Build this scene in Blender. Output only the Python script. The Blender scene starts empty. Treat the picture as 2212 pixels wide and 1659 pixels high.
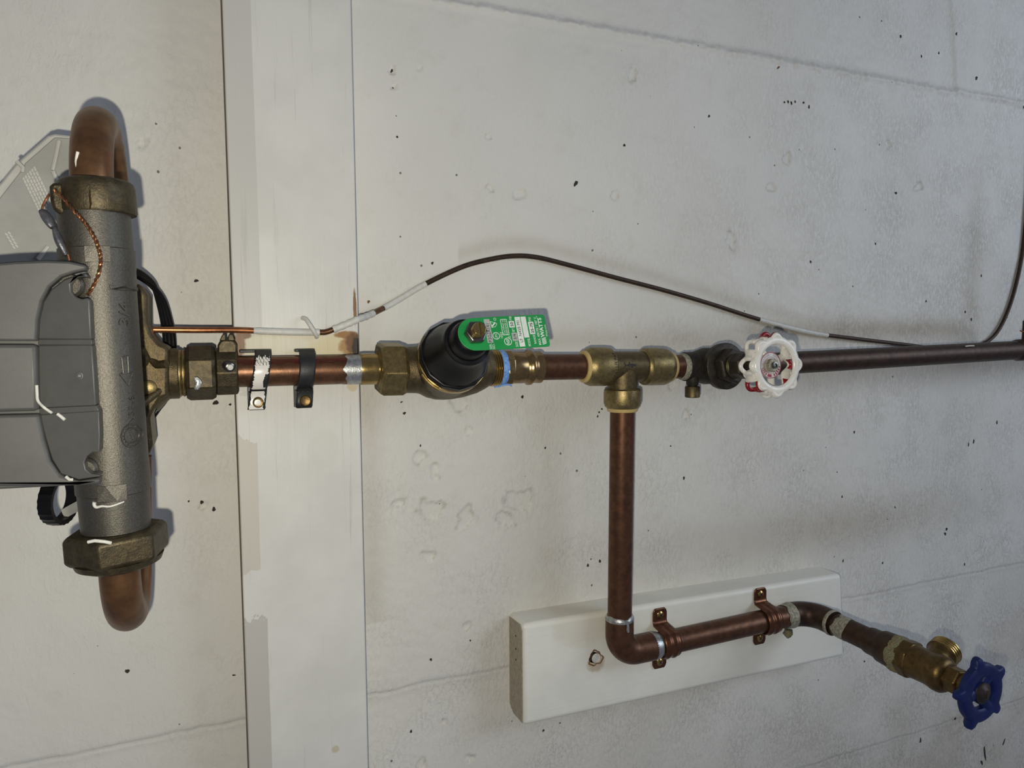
import bpy, bmesh, math, random
import numpy as np
from mathutils import Vector, Matrix
random.seed(7); rng = np.random.default_rng(11)
S = bpy.context.scene
C = S.collection

# ------------------------------------------------------------------ camera
F, CX, CY, DIST, CZ = 1545.0, 1106.0, 829.5, 0.603, 1.30      # focal length (px of a 2212 frame), principal point, distance to wall, height
def _ray(px, py): return np.array([(px - CX) / F, -(py - CY) / F, -1.0])
_Y = _ray(461, 720); _Y /= np.linalg.norm(_Y)
_X = _ray(4833, 690); _X -= _Y * _X.dot(_Y); _X /= np.linalg.norm(_X)
_Z = np.cross(_X, _Y); _M = np.array([_X, _Y, _Z])
cam_data = bpy.data.cameras.new('camera'); cam = bpy.data.objects.new('camera', cam_data); C.objects.link(cam)
cam_data.sensor_width = 36.0; cam_data.lens = 36.0 * F / 2212.0; cam_data.clip_start = 0.02
m4 = Matrix([[*_M[0], 0], [*_M[1], -DIST], [*_M[2], CZ], [0, 0, 0, 1]]); cam.matrix_world = m4
S.camera = cam
# ------------------------------------------------------------------ light
world = bpy.data.worlds.new('world'); S.world = world; world.use_nodes = True
world.node_tree.nodes['Background'].inputs[0].default_value = (0.72, 0.78, 1.0, 1)
world.node_tree.nodes['Background'].inputs[1].default_value = 0.165
fl = bpy.data.lights.new('phone_flash', 'POINT'); fl.energy = 8.3; fl.color = (1.0, 0.94, 0.79); fl.shadow_soft_size = 0.0035
flo = bpy.data.objects.new('phone_flash', fl); C.objects.link(flo); flo.location = (-0.013, -0.605, CZ - 0.024)
wl = bpy.data.lights.new('window_daylight', 'AREA'); wl.shape = 'RECTANGLE'; wl.size = 0.9; wl.size_y = 0.7; wl.energy = 10.0; wl.color = (0.74, 0.85, 1.0)
wlo = bpy.data.objects.new('window_daylight', wl); C.objects.link(wlo); wlo.location = (1.75, -1.15, 1.75)
wlo.rotation_euler = (Vector((0.55, 0, 1.3)) - wlo.location).to_track_quat('-Z', 'Y').to_euler()
S.view_settings.view_transform = 'Standard'; S.view_settings.look = 'None'; S.view_settings.gamma = 1.0
S.view_settings.exposure = 0.0; S.view_settings.use_curve_mapping = False

# ------------------------------------------------------------------ helpers
def W(px, py, d):
    """world point seen at a pixel of the photograph, d metres in front of the wall"""
    v = _M @ _ray(px, py); t = (DIST - d) / v[1]
    return Vector((v[0] * t, -DIST + v[1] * t, CZ + v[2] * t))
def lin(c):
    return tuple((x / 255 / 12.92) if x <= 10 else ((x / 255 + 0.055) / 1.055) ** 2.4 for x in c) + (1,)

class MB:
    def __init__(s): s.v = []; s.f = []; s.m = []
    def add(s, v, f, mi=0):
        n = len(s.v); s.v += [tuple(a) for a in v]; s.f += [tuple(i + n for i in q) for q in f]; s.m += [mi] * len(f); return s
ROOT = {}
def root_of(o):
    while o.parent: o = o.parent
    return o
def link_mesh(name, me, mats, parent):
    o = bpy.data.objects.new(name, me); C.objects.link(o)
    for m in (mats if isinstance(mats, (list, tuple)) else [mats]): me.materials.append(m)
    if parent is not None: o.parent = parent
    return o
def build(name, mb, mats, parent=None, smooth=40, bevel=0, solid=0, sub=0, loc=None):
    """link a mesh given in world coordinates; under a thing it is stored relative to that thing's base"""
    base = Vector(root_of(parent).location) if parent is not None else (Vector(loc) if loc is not None else Vector((0, 0, 0)))
    me = bpy.data.meshes.new(name)
    me.from_pydata([(a[0] - base.x, a[1] - base.y, a[2] - base.z) for a in mb.v], [], mb.f)
    for p, i in zip(me.polygons, mb.m): p.material_index = i
    bm = bmesh.new(); bm.from_mesh(me)
    bmesh.ops.remove_doubles(bm, verts=bm.verts, dist=1e-6); bmesh.ops.recalc_face_normals(bm, faces=bm.faces)
    bm.to_mesh(me); bm.free()
    if smooth:
        for p in me.polygons: p.use_smooth = True
        me.set_sharp_from_angle(angle=math.radians(smooth))
    o = link_mesh(name, me, mats, parent)
    if parent is None: o.location = base
    if solid: md = o.modifiers.new('solid', 'SOLIDIFY'); md.thickness = solid; md.offset = 0
    if bevel: md = o.modifiers.new('bevel', 'BEVEL'); md.width = bevel; md.segments = 2; md.limit_method = 'ANGLE'; md.angle_limit = math.radians(35)
    if sub: md = o.modifiers.new('sub', 'SUBSURF'); md.levels = sub; md.render_levels = sub
    return o
def tag(o, label, cat, group=None, kind=None):
    if label: o['label'] = label
    if cat: o['category'] = cat
    if group: o['group'] = group
    if kind: o['kind'] = kind
    return o
def thing(name, label, cat, loc, group=None):
    o = bpy.data.objects.new(name, None); C.objects.link(o); o.location = Vector(loc); o.empty_display_size = 0.02
    bpy.context.view_layer.update()
    return tag(o, label, cat, group)

def basis(axis, up=None):
    a = Vector(axis).normalized()
    r = Vector(up) if up is not None else (Vector((0, 0, 1)) if abs(a.z) < 0.9 else Vector((1, 0, 0)))
    e1 = (r - a * r.dot(a)).normalized(); e2 = a.cross(e1)
    return a, e1, e2
def lathe(o, axis, prof, seg=40, phase=0, up=None, caps=True, rfun=None):
    """prof: list of (distance along axis, radius)"""
    a, e1, e2 = basis(axis, up); o = Vector(o); v = []; f = []
    for t, r in prof:
        for k in range(seg):
            th = phase + 2 * math.pi * k / seg; rr = r * (rfun(th, t) if rfun else 1)
            v.append(o + a * t + e1 * (rr * math.cos(th)) + e2 * (rr * math.sin(th)))
    n = len(prof)
    for i in range(n - 1):
        for k in range(seg):
            k2 = (k + 1) % seg; f.append((i * seg + k, i * seg + k2, (i + 1) * seg + k2, (i + 1) * seg + k))
    if caps: f.append(tuple(range(seg - 1, -1, -1))); f.append(tuple((n - 1) * seg + k for k in range(seg)))
    return v, f
def hexnut(o, axis, L, R, phase=0, up=None, seg=6, ch=0.08):
    c = min(L * 0.14, R * 0.14)
    return lathe(o, axis, [(0, R * (1 - ch)), (c, R), (L - c, R), (L, R * (1 - ch))], seg, phase, up)
def threads(o, axis, L, r, pitch, dr, seg=36):
    prof = []; n = max(2, int(L / pitch))
    for i in range(n): prof += [(i * L / n, r - dr), ((i + .3) * L / n, r), ((i + .6) * L / n, r)]
    prof.append((L, r - dr)); return lathe(o, axis, prof, seg)
def smooth_path(pts, n=8):
    P = [Vector(p) for p in pts]; out = []
    for i in range(len(P) - 1):
        p0 = P[max(i - 1, 0)]; p1 = P[i]; p2 = P[i + 1]; p3 = P[min(i + 2, len(P) - 1)]
        for k in range(n):
            t = k / n
            out.append(0.5 * ((2 * p1) + (p2 - p0) * t + (2 * p0 - 5 * p1 + 4 * p2 - p3) * t * t + (3 * p1 - p0 - 3 * p2 + p3) * t ** 3))
    out.append(P[-1]); return out
def sweep(P, r, seg=16, caps=True, flat=1.0, up=None):
    P = [Vector(p) for p in P]; n = len(P); v = []; f = []; e1 = None
    for i in range(n):
        t = (P[min(i + 1, n - 1)] - P[max(i - 1, 0)]).normalized()
        if e1 is None: _, e1, _2 = basis(t, up)
        e1 = (e1 - t * e1.dot(t)).normalized(); e2 = t.cross(e1)
        rr = r(i / (n - 1)) if callable(r) else r
        for k in range(seg):
            a = 2 * math.pi * k / seg; v.append(P[i] + e1 * (rr * math.cos(a) * flat) + e2 * (rr * math.sin(a)))
    for i in range(n - 1):
        for k in range(seg): k2 = (k + 1) % seg; f.append((i * seg + k, i * seg + k2, (i + 1) * seg + k2, (i + 1) * seg + k))
    if caps: f.append(tuple(range(seg - 1, -1, -1))); f.append(tuple((n - 1) * seg + k for k in range(seg)))
    return v, f
def prism(poly, vec):
    n = len(poly); vec = Vector(vec); v = [Vector(p) for p in poly] + [Vector(p) + vec for p in poly]
    f = [tuple(range(n)), tuple(range(2 * n - 1, n - 1, -1))] + [(i, i + n, (i + 1) % n + n, (i + 1) % n) for i in range(n)]
    return v, f
def box(x0, x1, y0, y1, z0, z1):
    v = [(x, y, z) for x in (x0, x1) for y in (y0, y1) for z in (z0, z1)]
    return v, [(0, 1, 3, 2), (4, 6, 7, 5), (0, 4, 5, 1), (2, 3, 7, 6), (0, 2, 6, 4), (1, 5, 7, 3)]
def plate(o, eu, ev, en, u0, u1, v0, v1, th):
    o = Vector(o); return prism([o + eu * u0 + ev * v0, o + eu * u1 + ev * v0, o + eu * u1 + ev * v1, o + eu * u0 + ev * v1], en * th)
def arc(c, e1, e2, r, a0, a1, n):
    c = Vector(c); return [c + Vector(e1) * (r * math.cos(a0 + (a1 - a0) * i / n)) + Vector(e2) * (r * math.sin(a0 + (a1 - a0) * i / n)) for i in range(n + 1)]
_tc = {}
def text_mesh(s, extrude=0.0, bold=0.0):
    """unit-box triangles of a line of lettering: verts (x 0..1, y 0..1, z), faces, aspect"""
    key = (s, extrude, bold)
    if key in _tc: return _tc[key]
    cu = bpy.data.curves.new('lettering', 'FONT'); cu.body = s; cu.resolution_u = 2; cu.offset = bold; cu.extrude = extrude
    ob = bpy.data.objects.new('lettering', cu); C.objects.link(ob)
    dg = bpy.context.evaluated_depsgraph_get(); me = bpy.data.meshes.new_from_object(ob.evaluated_get(dg))
    v = np.array([tuple(a.co) for a in me.vertices]); f = [tuple(p.vertices) for p in me.polygons]
    bpy.data.objects.remove(ob); bpy.data.curves.remove(cu); bpy.data.meshes.remove(me)
    lo = v.min(0); hi = v.max(0); asp = (hi[0] - lo[0]) / (hi[1] - lo[1])
    v[:, 0] = (v[:, 0] - lo[0]) / (hi[0] - lo[0]); v[:, 1] = (v[:, 1] - lo[1]) / (hi[1] - lo[1])
    _tc[key] = (v, f, asp); return _tc[key]

# ------------------------------------------------------------------ materials
def new_mat(name):
    m = bpy.data.materials.new(name); m.use_nodes = True; nt = m.node_tree
    return m, nt, nt.nodes['Principled BSDF']
def N(nt, typ, **kw):
    n = nt.nodes.new(typ)
    for k, v in kw.items():
        if k == 'inp':
            for a, b in v.items(): n.inputs[a].default_value = b
        else: setattr(n, k, v)
    return n
def ramp(nt, src, a, b, c0=(0, 0, 0, 1), c1=(1, 1, 1, 1)):
    r = N(nt, 'ShaderNodeValToRGB'); r.color_ramp.elements[0].position = a; r.color_ramp.elements[1].position = b
    r.color_ramp.elements[0].color = c0; r.color_ramp.elements[1].color = c1; nt.links.new(src, r.inputs[0]); return r.outputs[0]
def noise(nt, scale, detail=4, rough=0.6, vec=None, dist=0.0):
    n = N(nt, 'ShaderNodeTexNoise', inp={'Scale': scale, 'Detail': detail, 'Roughness': rough, 'Distortion': dist})
    if vec is not None: nt.links.new(vec, n.inputs['Vector'])
    return n.outputs['Fac']
def mixc(nt, fac, a, b):
    m = N(nt, 'ShaderNodeMix', data_type='RGBA')
    for s, v in ((0, fac), (6, a), (7, b)):
        if isinstance(v, (tuple, float, int)): m.inputs[s].default_value = v
        else: nt.links.new(v, m.inputs[s])
    return m.outputs[2]
def math_n(nt, op, a, b=0.5, c=None):
    m = N(nt, 'ShaderNodeMath', operation=op)
    for i, v in enumerate((a, b, c)):
        if v is None: continue
        if isinstance(v, (float, int)): m.inputs[i].default_value = v
        else: nt.links.new(v, m.inputs[i])
    return m.outputs[0]
def mat(name, c1, c2=None, c3=None, scale=180, rough=0.45, metal=0.0, bump=0.15, bscale=900, c3at=0.62, streak=None, spec=0.5, soft=0.12):
    """aged surface: c1/c2 blotches, c3 spots; all procedural in object space"""
    m, nt, bs = new_mat(name); tc = N(nt, 'ShaderNodeTexCoord').outputs['Object']
    if streak:
        mp = N(nt, 'ShaderNodeMapping', inp={'Scale': streak}); nt.links.new(tc, mp.inputs['Vector']); vec = mp.outputs[0]
    else: vec = tc
    col = mixc(nt, ramp(nt, noise(nt, scale, 6, .65, vec), .38, .64), lin(c1), lin(c2 or c1))
    if c3: col = mixc(nt, ramp(nt, noise(nt, scale * 2.7, 5, .7, vec, .6), c3at, c3at + soft), col, lin(c3))
    nt.links.new(col, bs.inputs['Base Color'])
    bs.inputs['Metallic'].default_value = metal; bs.inputs['Specular IOR Level'].default_value = spec
    rr = N(nt, 'ShaderNodeMapRange', inp={'To Min': max(rough - .1, .03), 'To Max': min(rough + .12, 1)})
    nt.links.new(noise(nt, scale * 1.6, 4, .6, vec), rr.inputs[0]); nt.links.new(rr.outputs[0], bs.inputs['Roughness'])
    if bump:
        b = N(nt, 'ShaderNodeBump', inp={'Strength': bump, 'Distance': 0.0006}); nt.links.new(noise(nt, bscale, 4, .6, vec), b.inputs['Height'])
        nt.links.new(b.outputs[0], bs.inputs['Normal'])
    return m
MT = {}
MT['copper'] = mat('aged_copper', (118, 84, 60), (92, 64, 46), (140, 106, 76), 120, .34, .72, .08, 900, .66)
MT['copper_brown'] = mat('brown_oxidised_copper', (102, 69, 49), (80, 54, 39), (122, 88, 63), 140, .40, .70, .08, 900, .68)
MT['copper_dark'] = mat('dark_oxidised_copper', (70, 51, 39), (54, 39, 31), (92, 75, 61), 150, .46, .62, .1, 900, .70)
MT['copper_bright'] = mat('bright_copper_strap', (116, 76, 55), (94, 62, 46), None, 160, .32, .85, .05)
MT['copper_loop'] = mat('bent_copper_tube', (120, 87, 58), (94, 67, 46), (92, 84, 72), 70, .38, .68, .06, 700, .64)
MT['red_copper'] = mat('copper_with_red_print', (112, 58, 46), (92, 56, 42), (150, 66, 58), 230, .36, .70, .06, 900, .60)
MT['wire_bare'] = mat('bare_copper_wire', (178, 120, 80), (140, 90, 60), None, 150, .32, .85, .04)
MT['wire_dark'] = mat('dark_copper_wire', (66, 50, 39), (52, 39, 31), (112, 74, 54), 200, .5, .5, .1, 900, .70)
MT['brass'] = mat('dull_brass', (146, 129, 86), (116, 102, 69), (180, 160, 112), 260, .36, .80, .25, 1400, .62)
MT['brass_olive'] = mat('olive_cast_brass', (104, 90, 60), (82, 72, 50), (138, 120, 80), 300, .42, .72, .3, 1400, .64)
MT['brass_shiny'] = mat('machined_brass', (176, 150, 96), (150, 126, 78), None, 120, .22, .95, .03)
MT['brass_cast'] = mat('sand_cast_brass', (100, 87, 61), (77, 68, 50), (182, 152, 100), 300, .42, .75, .5, 1100, .66)
MT['brass_tan'] = mat('pressed_bronze', (158, 132, 92), (134, 112, 78), None, 140, .24, .92, .05)
MT['bronze_dark'] = mat('dark_tarnished_bronze', (82, 72, 51), (60, 54, 41), (158, 132, 88), 260, .44, .66, .4, 900, .66)
MT['bronze_black'] = mat('blackened_bronze', (62, 54, 44), (44, 42, 38), (98, 78, 56), 230, .48, .58, .35, 900, .64)
MT['bib_brass'] = mat('weathered_brass', (102, 81, 46), (80, 63, 37), (140, 112, 68), 220, .38, .78, .2, 900, .66)
MT['solder'] = mat('tin_solder', (188, 190, 188), (150, 152, 150), (110, 104, 96), 300, .34, .8, .3, 800, .66)
MT['solder_old'] = mat('crusted_solder', (176, 172, 152), (120, 118, 104), (84, 78, 66), 420, .6, .35, .7, 900, .56)
MT['verdigris'] = mat('verdigris_crust', (128, 138, 112), (150, 122, 80), (58, 60, 46), 420, .8, .1, .9, 900, .48)
MT['meter_metal'] = mat('grey_meter_casting', (92, 89, 82), (78, 75, 69), (126, 120, 108), 900, .42, .70, .3, 1600, .66)
MT['meter_plastic'] = mat('grey_meter_plastic', (78, 78, 76), (73, 73, 71), None, 60, .42, 0, .05, 2500)
MT['lid_plastic'] = mat('pale_grey_lid_plastic', (156, 156, 150), (146, 146, 140), None, 40, .5, 0, .03, 2000)
MT['lid_edge'] = mat('pale_lid_rim', (188, 187, 180), (178, 177, 170), None, 40, .5, 0, .03)
MT['black'] = mat('black_enamel', (13, 13, 14), (10, 10, 11), None, 120, .34, 0, .04, 900, spec=.28)
MT['black_rubber'] = mat('black_cable_jacket', (13, 13, 14), (18, 18, 19), None, 200, .34, 0, .08, spec=.35)
MT['black_strap'] = mat('black_plastic_strap', (26, 27, 28), (34, 35, 36), (70, 70, 68), 260, .5, 0, .1, 900, .74)
MT['steel'] = mat('steel_nut', (120, 118, 112), (92, 90, 86), None, 160, .25, .95, .05)
MT['green'] = mat('green_tag_enamel', (30, 142, 70), (27, 134, 65), None, 60, .36, 0, .02)
MT['print_white'] = mat('white_tag_print', (216, 222, 214), (204, 212, 204), None, 300, .4, 0, 0)
MT['print_silver'] = mat('bare_tag_metal', (190, 190, 186), (172, 172, 168), None, 900, .4, .3, .1)
MT['print_dark'] = mat('stamped_dark_lettering', (46, 50, 48), (60, 64, 62), None, 900, .5, 0, 0)
MT['white_paint'] = mat('white_wall_paint_coat', (206, 205, 198), (194, 193, 186), (150, 146, 138), 260, .48, 0, .5, 500, .76)
MT['wheel_white'] = mat('white_wheel_enamel', (224, 221, 213), (214, 210, 200), (188, 174, 148), 90, .28, 0, .08, 500, .68)
MT['wheel_red'] = mat('old_red_wheel_paint', (138, 14, 26), (112, 12, 22), None, 160, .25, 0, .05)
MT['blue'] = mat('dark_blue_wheel_enamel', (10, 28, 84), (7, 22, 70), None, 120, .48, 0, .12, 500, spec=.3)
MT['beige_ring'] = mat('beige_release_collar', (196, 172, 112), (184, 160, 102), None, 100, .45, 0, 0)
MT['blue_tape'] = mat('blue_thread_sealant', (92, 140, 206), (130, 174, 226), (20, 48, 140), 420, .5, 0, .6, 700, .54)
MT['raw_wood'] = mat('raw_brown_wood', (128, 92, 54), (96, 66, 38), (70, 48, 30), 160, .8, 0, .4, 600, .62, streak=(1, 1, .12))
MT['side_wood'] = mat('thinly_painted_timber_side', (120, 106, 88), (98, 86, 72), None, 120, .8, 0, .2, 500, streak=(1, 1, .1))
MT['end_grain'] = mat('greyish_end_grain', (168, 158, 138), (146, 137, 118), (184, 174, 154), 260, .85, 0, .5, 700, .62)
MT['chip'] = mat('exposed_dark_concrete', (56, 52, 46), (38, 36, 33), None, 700, .9, 0, .5)
MT['chip_brown'] = mat('rust_speck', (120, 82, 44), (86, 58, 34), None, 700, .9, 0, .4)
MT['lead'] = mat('lead_seal', (112, 112, 116), (84, 84, 90), (150, 148, 148), 300, .42, .6, .4, 700, .62)
MT['label_red'] = mat('red_label_print', (150, 40, 54), None, None, 100, .5, 0, 0)
MT['label_tint'] = mat('faded_label_print', (176, 164, 164), (164, 152, 154), None, 300, .4, 0, 0)
MT['label_grey'] = mat('pale_label_disc', (196, 192, 186), (180, 176, 170), None, 300, .35, .3, 0)

# wall paint: cream white masonry paint with specks, relief and dust stains plus painted lower-right shade (both come from a mesh attribute)
def wall_material():
    m, nt, bs = new_mat('white_masonry_paint'); tc = N(nt, 'ShaderNodeTexCoord').outputs['Object']
    col = mixc(nt, ramp(nt, noise(nt, 5, 4, .6, tc), .35, .68), lin((214, 212, 205)), lin((207, 205, 197)))
    col = mixc(nt, math_n(nt, 'MULTIPLY', ramp(nt, noise(nt, 38, 5, .65, tc), .56, .78), .35), col, lin((192, 186, 172)))
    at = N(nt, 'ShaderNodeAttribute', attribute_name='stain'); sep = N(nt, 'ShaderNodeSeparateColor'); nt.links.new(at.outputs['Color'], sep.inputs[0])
    stn_shade = math_n(nt, 'MULTIPLY', sep.outputs[0], N_map(nt, noise(nt, 60, 5, .6, tc), .6, 1.15))
    col = mixc(nt, stn_shade, col, lin((150, 134, 108)))  # one warm tone for the stains and the painted corner shade
    vo = N(nt, 'ShaderNodeTexVoronoi', inp={'Scale': 60.0}); nt.links.new(tc, vo.inputs['Vector'])
    sc = N(nt, 'ShaderNodeSeparateColor'); nt.links.new(vo.outputs['Color'], sc.inputs[0])
    warp = math_n(nt, 'MULTIPLY', noise(nt, 900, 2, .6, tc), .05)
    thr = N(nt, 'ShaderNodeMapRange', inp={'From Min': .45, 'From Max': 1.0, 'To Min': 0.0, 'To Max': .095}); nt.links.new(sc.outputs[0], thr.inputs[0])
    sp = math_n(nt, 'LESS_THAN', math_n(nt, 'ADD', vo.outputs['Distance'], warp), thr.outputs[0])
    col = mixc(nt, math_n(nt, 'MULTIPLY', sp, .8), col, lin((62, 54, 44)))
    col = mixc(nt, sep.outputs[1], col, lin((120, 108, 86)))
    nt.links.new(col, bs.inputs['Base Color']); bs.inputs['Roughness'].default_value = .52; bs.inputs['Specular IOR Level'].default_value = .35
    mp = N(nt, 'ShaderNodeMapping', inp={'Rotation': (0, math.radians(-38), 0), 'Scale': (1, 1, .5)}); nt.links.new(tc, mp.inputs['Vector'])
    h1 = noise(nt, 330, 5, .62, mp.outputs[0], .5); h2 = noise(nt, 70, 3, .5, mp.outputs[0])
    patch = ramp(nt, noise(nt, 16, 3, .55, tc), .40, .66)
    h = math_n(nt, 'ADD', math_n(nt, 'MULTIPLY', ramp(nt, h1, .46, .74), math_n(nt, 'MULTIPLY', math_n(nt, 'MULTIPLY_ADD', patch, .7, .3), sep.outputs[2])), math_n(nt, 'MULTIPLY', h2, .30))
    h = math_n(nt, 'ADD', h, math_n(nt, 'MULTIPLY', noise(nt, 900, 3, .6, tc), .10))
    b = N(nt, 'ShaderNodeBump', inp={'Strength': .85, 'Distance': 0.00105}); nt.links.new(h, b.inputs['Height']); nt.links.new(b.outputs[0], bs.inputs['Normal'])
    return m
def N_map(nt, src, a, b):
    r = N(nt, 'ShaderNodeMapRange', inp={'To Min': a, 'To Max': b}); nt.links.new(src, r.inputs[0]); return r.outputs[0]
MT['wall'] = wall_material()
def ell_mask(nt, pos, c, r, nz, soft=.35):
    """soft ellipse around world point c (x, z) with ragged rim"""
    s = N(nt, 'ShaderNodeSeparateXYZ'); nt.links.new(pos, s.inputs[0])
    dx = math_n(nt, 'DIVIDE', math_n(nt, 'SUBTRACT', s.outputs[0], c[0]), r[0]); dz = math_n(nt, 'DIVIDE', math_n(nt, 'SUBTRACT', s.outputs[2], c[1]), r[1])
    q = math_n(nt, 'ADD', math_n(nt, 'MULTIPLY', dx, dx), math_n(nt, 'MULTIPLY', dz, dz))
    q = math_n(nt, 'ADD', q, math_n(nt, 'MULTIPLY_ADD', nz, 1.6, -.8))
    r_ = N(nt, 'ShaderNodeMapRange', inp={'From Min': 1 - soft, 'From Max': 1 + soft, 'To Min': 1.0, 'To Max': 0.0}); nt.links.new(q, r_.inputs[0]); return r_.outputs[0]
def timber_paint(name, base, dark, marks, streak, bands=()):
    m, nt, bs = new_mat(name); pos = N(nt, 'ShaderNodeNewGeometry').outputs['Position']
    mp = N(nt, 'ShaderNodeMapping', inp={'Scale': streak}); nt.links.new(pos, mp.inputs['Vector'])
    g = noise(nt, 160, 5, .7, mp.outputs[0]); g2 = noise(nt, 60, 4, .6, mp.outputs[0])
    col = mixc(nt, ramp(nt, noise(nt, 18, 4, .6, pos), .4, .65), lin(base), lin(tuple(x - 8 for x in base)))
    sx = N(nt, 'ShaderNodeSeparateXYZ'); nt.links.new(pos, sx.inputs[0])
    for (x, w, z0, z1, c, s) in bands:            # older coats of paint left in bands
        q = math_n(nt, 'SUBTRACT', math_n(nt, 'ADD', sx.outputs[0], math_n(nt, 'MULTIPLY', g2, .006)), x + .003)
        bnd = math_n(nt, 'LESS_THAN', math_n(nt, 'ABSOLUTE', q), w)
        zr = math_n(nt, 'ADD', sx.outputs[2], math_n(nt, 'MULTIPLY', noise(nt, 90, 4, .6, pos), .03)); bz = math_n(nt, 'MULTIPLY', math_n(nt, 'GREATER_THAN', zr, z0), math_n(nt, 'LESS_THAN', zr, z1))
        col = mixc(nt, math_n(nt, 'MULTIPLY', math_n(nt, 'MULTIPLY', bnd, bz), s), col, lin(c))
    col = mixc(nt, math_n(nt, 'MULTIPLY', ramp(nt, g, .61, .68), .55), col, lin(dark))
    nz = noise(nt, 220, 5, .7, pos)
    for c, r, colr, st in marks: col = mixc(nt, math_n(nt, 'MULTIPLY', ell_mask(nt, pos, c, r, nz), st), col, lin(colr))
    nt.links.new(col, bs.inputs['Base Color']); bs.inputs['Roughness'].default_value = .45; bs.inputs['Specular IOR Level'].default_value = .4
    b = N(nt, 'ShaderNodeBump', inp={'Strength': .30, 'Distance': 0.0008})
    nt.links.new(math_n(nt, 'ADD', g, math_n(nt, 'MULTIPLY', g2, .8)), b.inputs['Height']); nt.links.new(b.outputs[0], bs.inputs['Normal'])
    return m

# ------------------------------------------------------------------ the wall
def vnoise(x, z, s, seed):
    r = np.random.default_rng(seed); T = r.random((256, 256)); xs = x * s + 37.1; zs = z * s + 11.7
    xi = np.floor(xs).astype(int); zi = np.floor(zs).astype(int); fx = xs - xi; fz = zs - zi
    fx = fx * fx * (3 - 2 * fx); fz = fz * fz * (3 - 2 * fz); g = lambda a, b: T[a % 256, b % 256]
    return (g(xi, zi) * (1 - fx) + g(xi + 1, zi) * fx) * (1 - fz) + (g(xi, zi + 1) * (1 - fx) + g(xi + 1, zi + 1) * fx) * fz - .5
def grade(a, b, lo, hi, fine, coarse):
    return np.concatenate([np.arange(lo, a, coarse), np.arange(a, b, fine), np.arange(b, hi + coarse, coarse)])
gx = grade(-.17, 1.03, -.55, 1.45, .0017, .02); gz = grade(.69, 1.72, .25, 2.15, .0017, .02)
GX, GZ = np.meshgrid(gx, gz, indexing='ij')
H = .0022 * vnoise(GX, GZ, 5, 1) + .0010 * vnoise(GX, GZ, 16, 2) + .0004 * vnoise(GX, GZ, 55, 3)
rough_patch = np.clip(vnoise(GX, GZ, 9, 4) * 3 + .35, 0, 1)
H += rough_patch * (.00045 * vnoise(GX + GZ * .6, GZ, 150, 5) + .00030 * vnoise(GX, GZ, 320, 6))
def seam(zc, ridge, step, groove, wob, x0=-9, x1=9, seed=0):
    global H
    q = GZ - (zc + wob * vnoise(GX, GZ * 0, 30, 40 + seed) + wob * .6 * vnoise(GX, GZ * 0, 110, 50 + seed))
    on = ((GX > x0) & (GX < x1)).astype(float)
    lump = .65 + 1.1 * np.abs(vnoise(GX, GZ * 0.6, 130, 60 + seed)) + .6 * vnoise(GX, GZ, 260, 61 + seed)
    H = H + on * (ridge * lump * np.exp(-(q / .0042) ** 2) + step * np.tanh(q / .004) - groove * np.exp(-(q / .0013) ** 2))
seam(1.5785, .0034, -.0009, .0000, .0012, seed=1)
seam(1.5785 - .012, .0003, .0003, .0, .0006, seed=5)
seam(.986, .0004, .0011, .0013, .0020, seed=2)
seam(.794, .0004, .0008, .0010, .0018, seed=3)
seam(1.382, .00015, .0002, .0002, .001, seed=4)
qv = GX - (.826 - (GZ - 1.5785) * .16) + .002 * vnoise(GX * 0, GZ, 60, 71)
H += (GZ > 1.578) * (.0013 * np.exp(-(qv / .004) ** 2) + .0009 * np.tanh(qv / .003) - .0008 * np.exp(-((qv + .014) / .006) ** 2))
ST = np.zeros_like(H); ST2 = np.zeros_like(H)
chips = [(845, 155, 8), (850, 190, 7), (1362, 162, 13), (1660, 405, 11), (1695, 345, 11), (1915, 315, 10), (1980, 405, 12), (905, 988, 13), (935, 1012, 9), (938, 1032, 9),
         (925, 1200, 12), (862, 1085, 11), (990, 868, 20), (1120, 420, 14), (1058, 408, 8), (1052, 297, 7), (1325, 425, 9), (1010, 930, 9), (1005, 1120, 22), (960, 815, 14), (925, 1100, 22),
         (1090, 1120, 20), (1575, 520, 16), (1450, 830, 10), (308, 315, 10), (1480, 895, 9), (610, 470, 10), (1120, 1080, 26), (905, 150, 5), (1005, 1352, 9), (960, 1560, 8), (1015, 1640, 10), (910, 1650, 12), (440, 1090, 9)]
for px, py, r in chips:
    p = W(px, py, 0); rr = r * .00042 * (1 + .25 * p.x / .5)
    an = np.arctan2(GZ - p.z, GX - p.x); dd = np.hypot((GX - p.x), (GZ - p.z)) / (rr * (1 + .14 * np.sin(2 * an + px) + .10 * np.sin(3 * an + py) + .7 * vnoise(GX, GZ, 260, 33) + .5 * vnoise(GX, GZ, 120, 34)))
    H -= .0014 * (1 / (1 + np.exp((dd - .85) * 12))); H += .0004 * np.exp(-((dd - 1.05) / .18) ** 2)
    ST2 = np.maximum(ST2, .38 * np.exp(-((dd - .92) / .14) ** 2) * np.clip(.5 + 1.5 * vnoise(GX, GZ, 300, 35), 0, 1))
def band(zf, x0, x1, w, amt, soft=.05):
    global ST
    q = (GZ - zf) / w; e = 1 / (1 + np.exp(-(GX - x0) / soft * 4)) * 1 / (1 + np.exp((GX - x1) / soft * 4)); ST = np.maximum(ST, amt * np.exp(-q * q) * e)
zst = W(1900, 712, 0).z
band(zst, .50, W(2095, 700, 0).x, .013, .62, .05)
xv = W(2100, 500, 0).x
qv2 = (GX - xv) / .016; ST = np.maximum(ST, .34 * np.exp(-qv2 ** 2) * (1 / (1 + np.exp(-(GZ - zst) / .008))) * (1 / (1 + np.exp((GZ - 1.47) / .03))))
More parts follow.
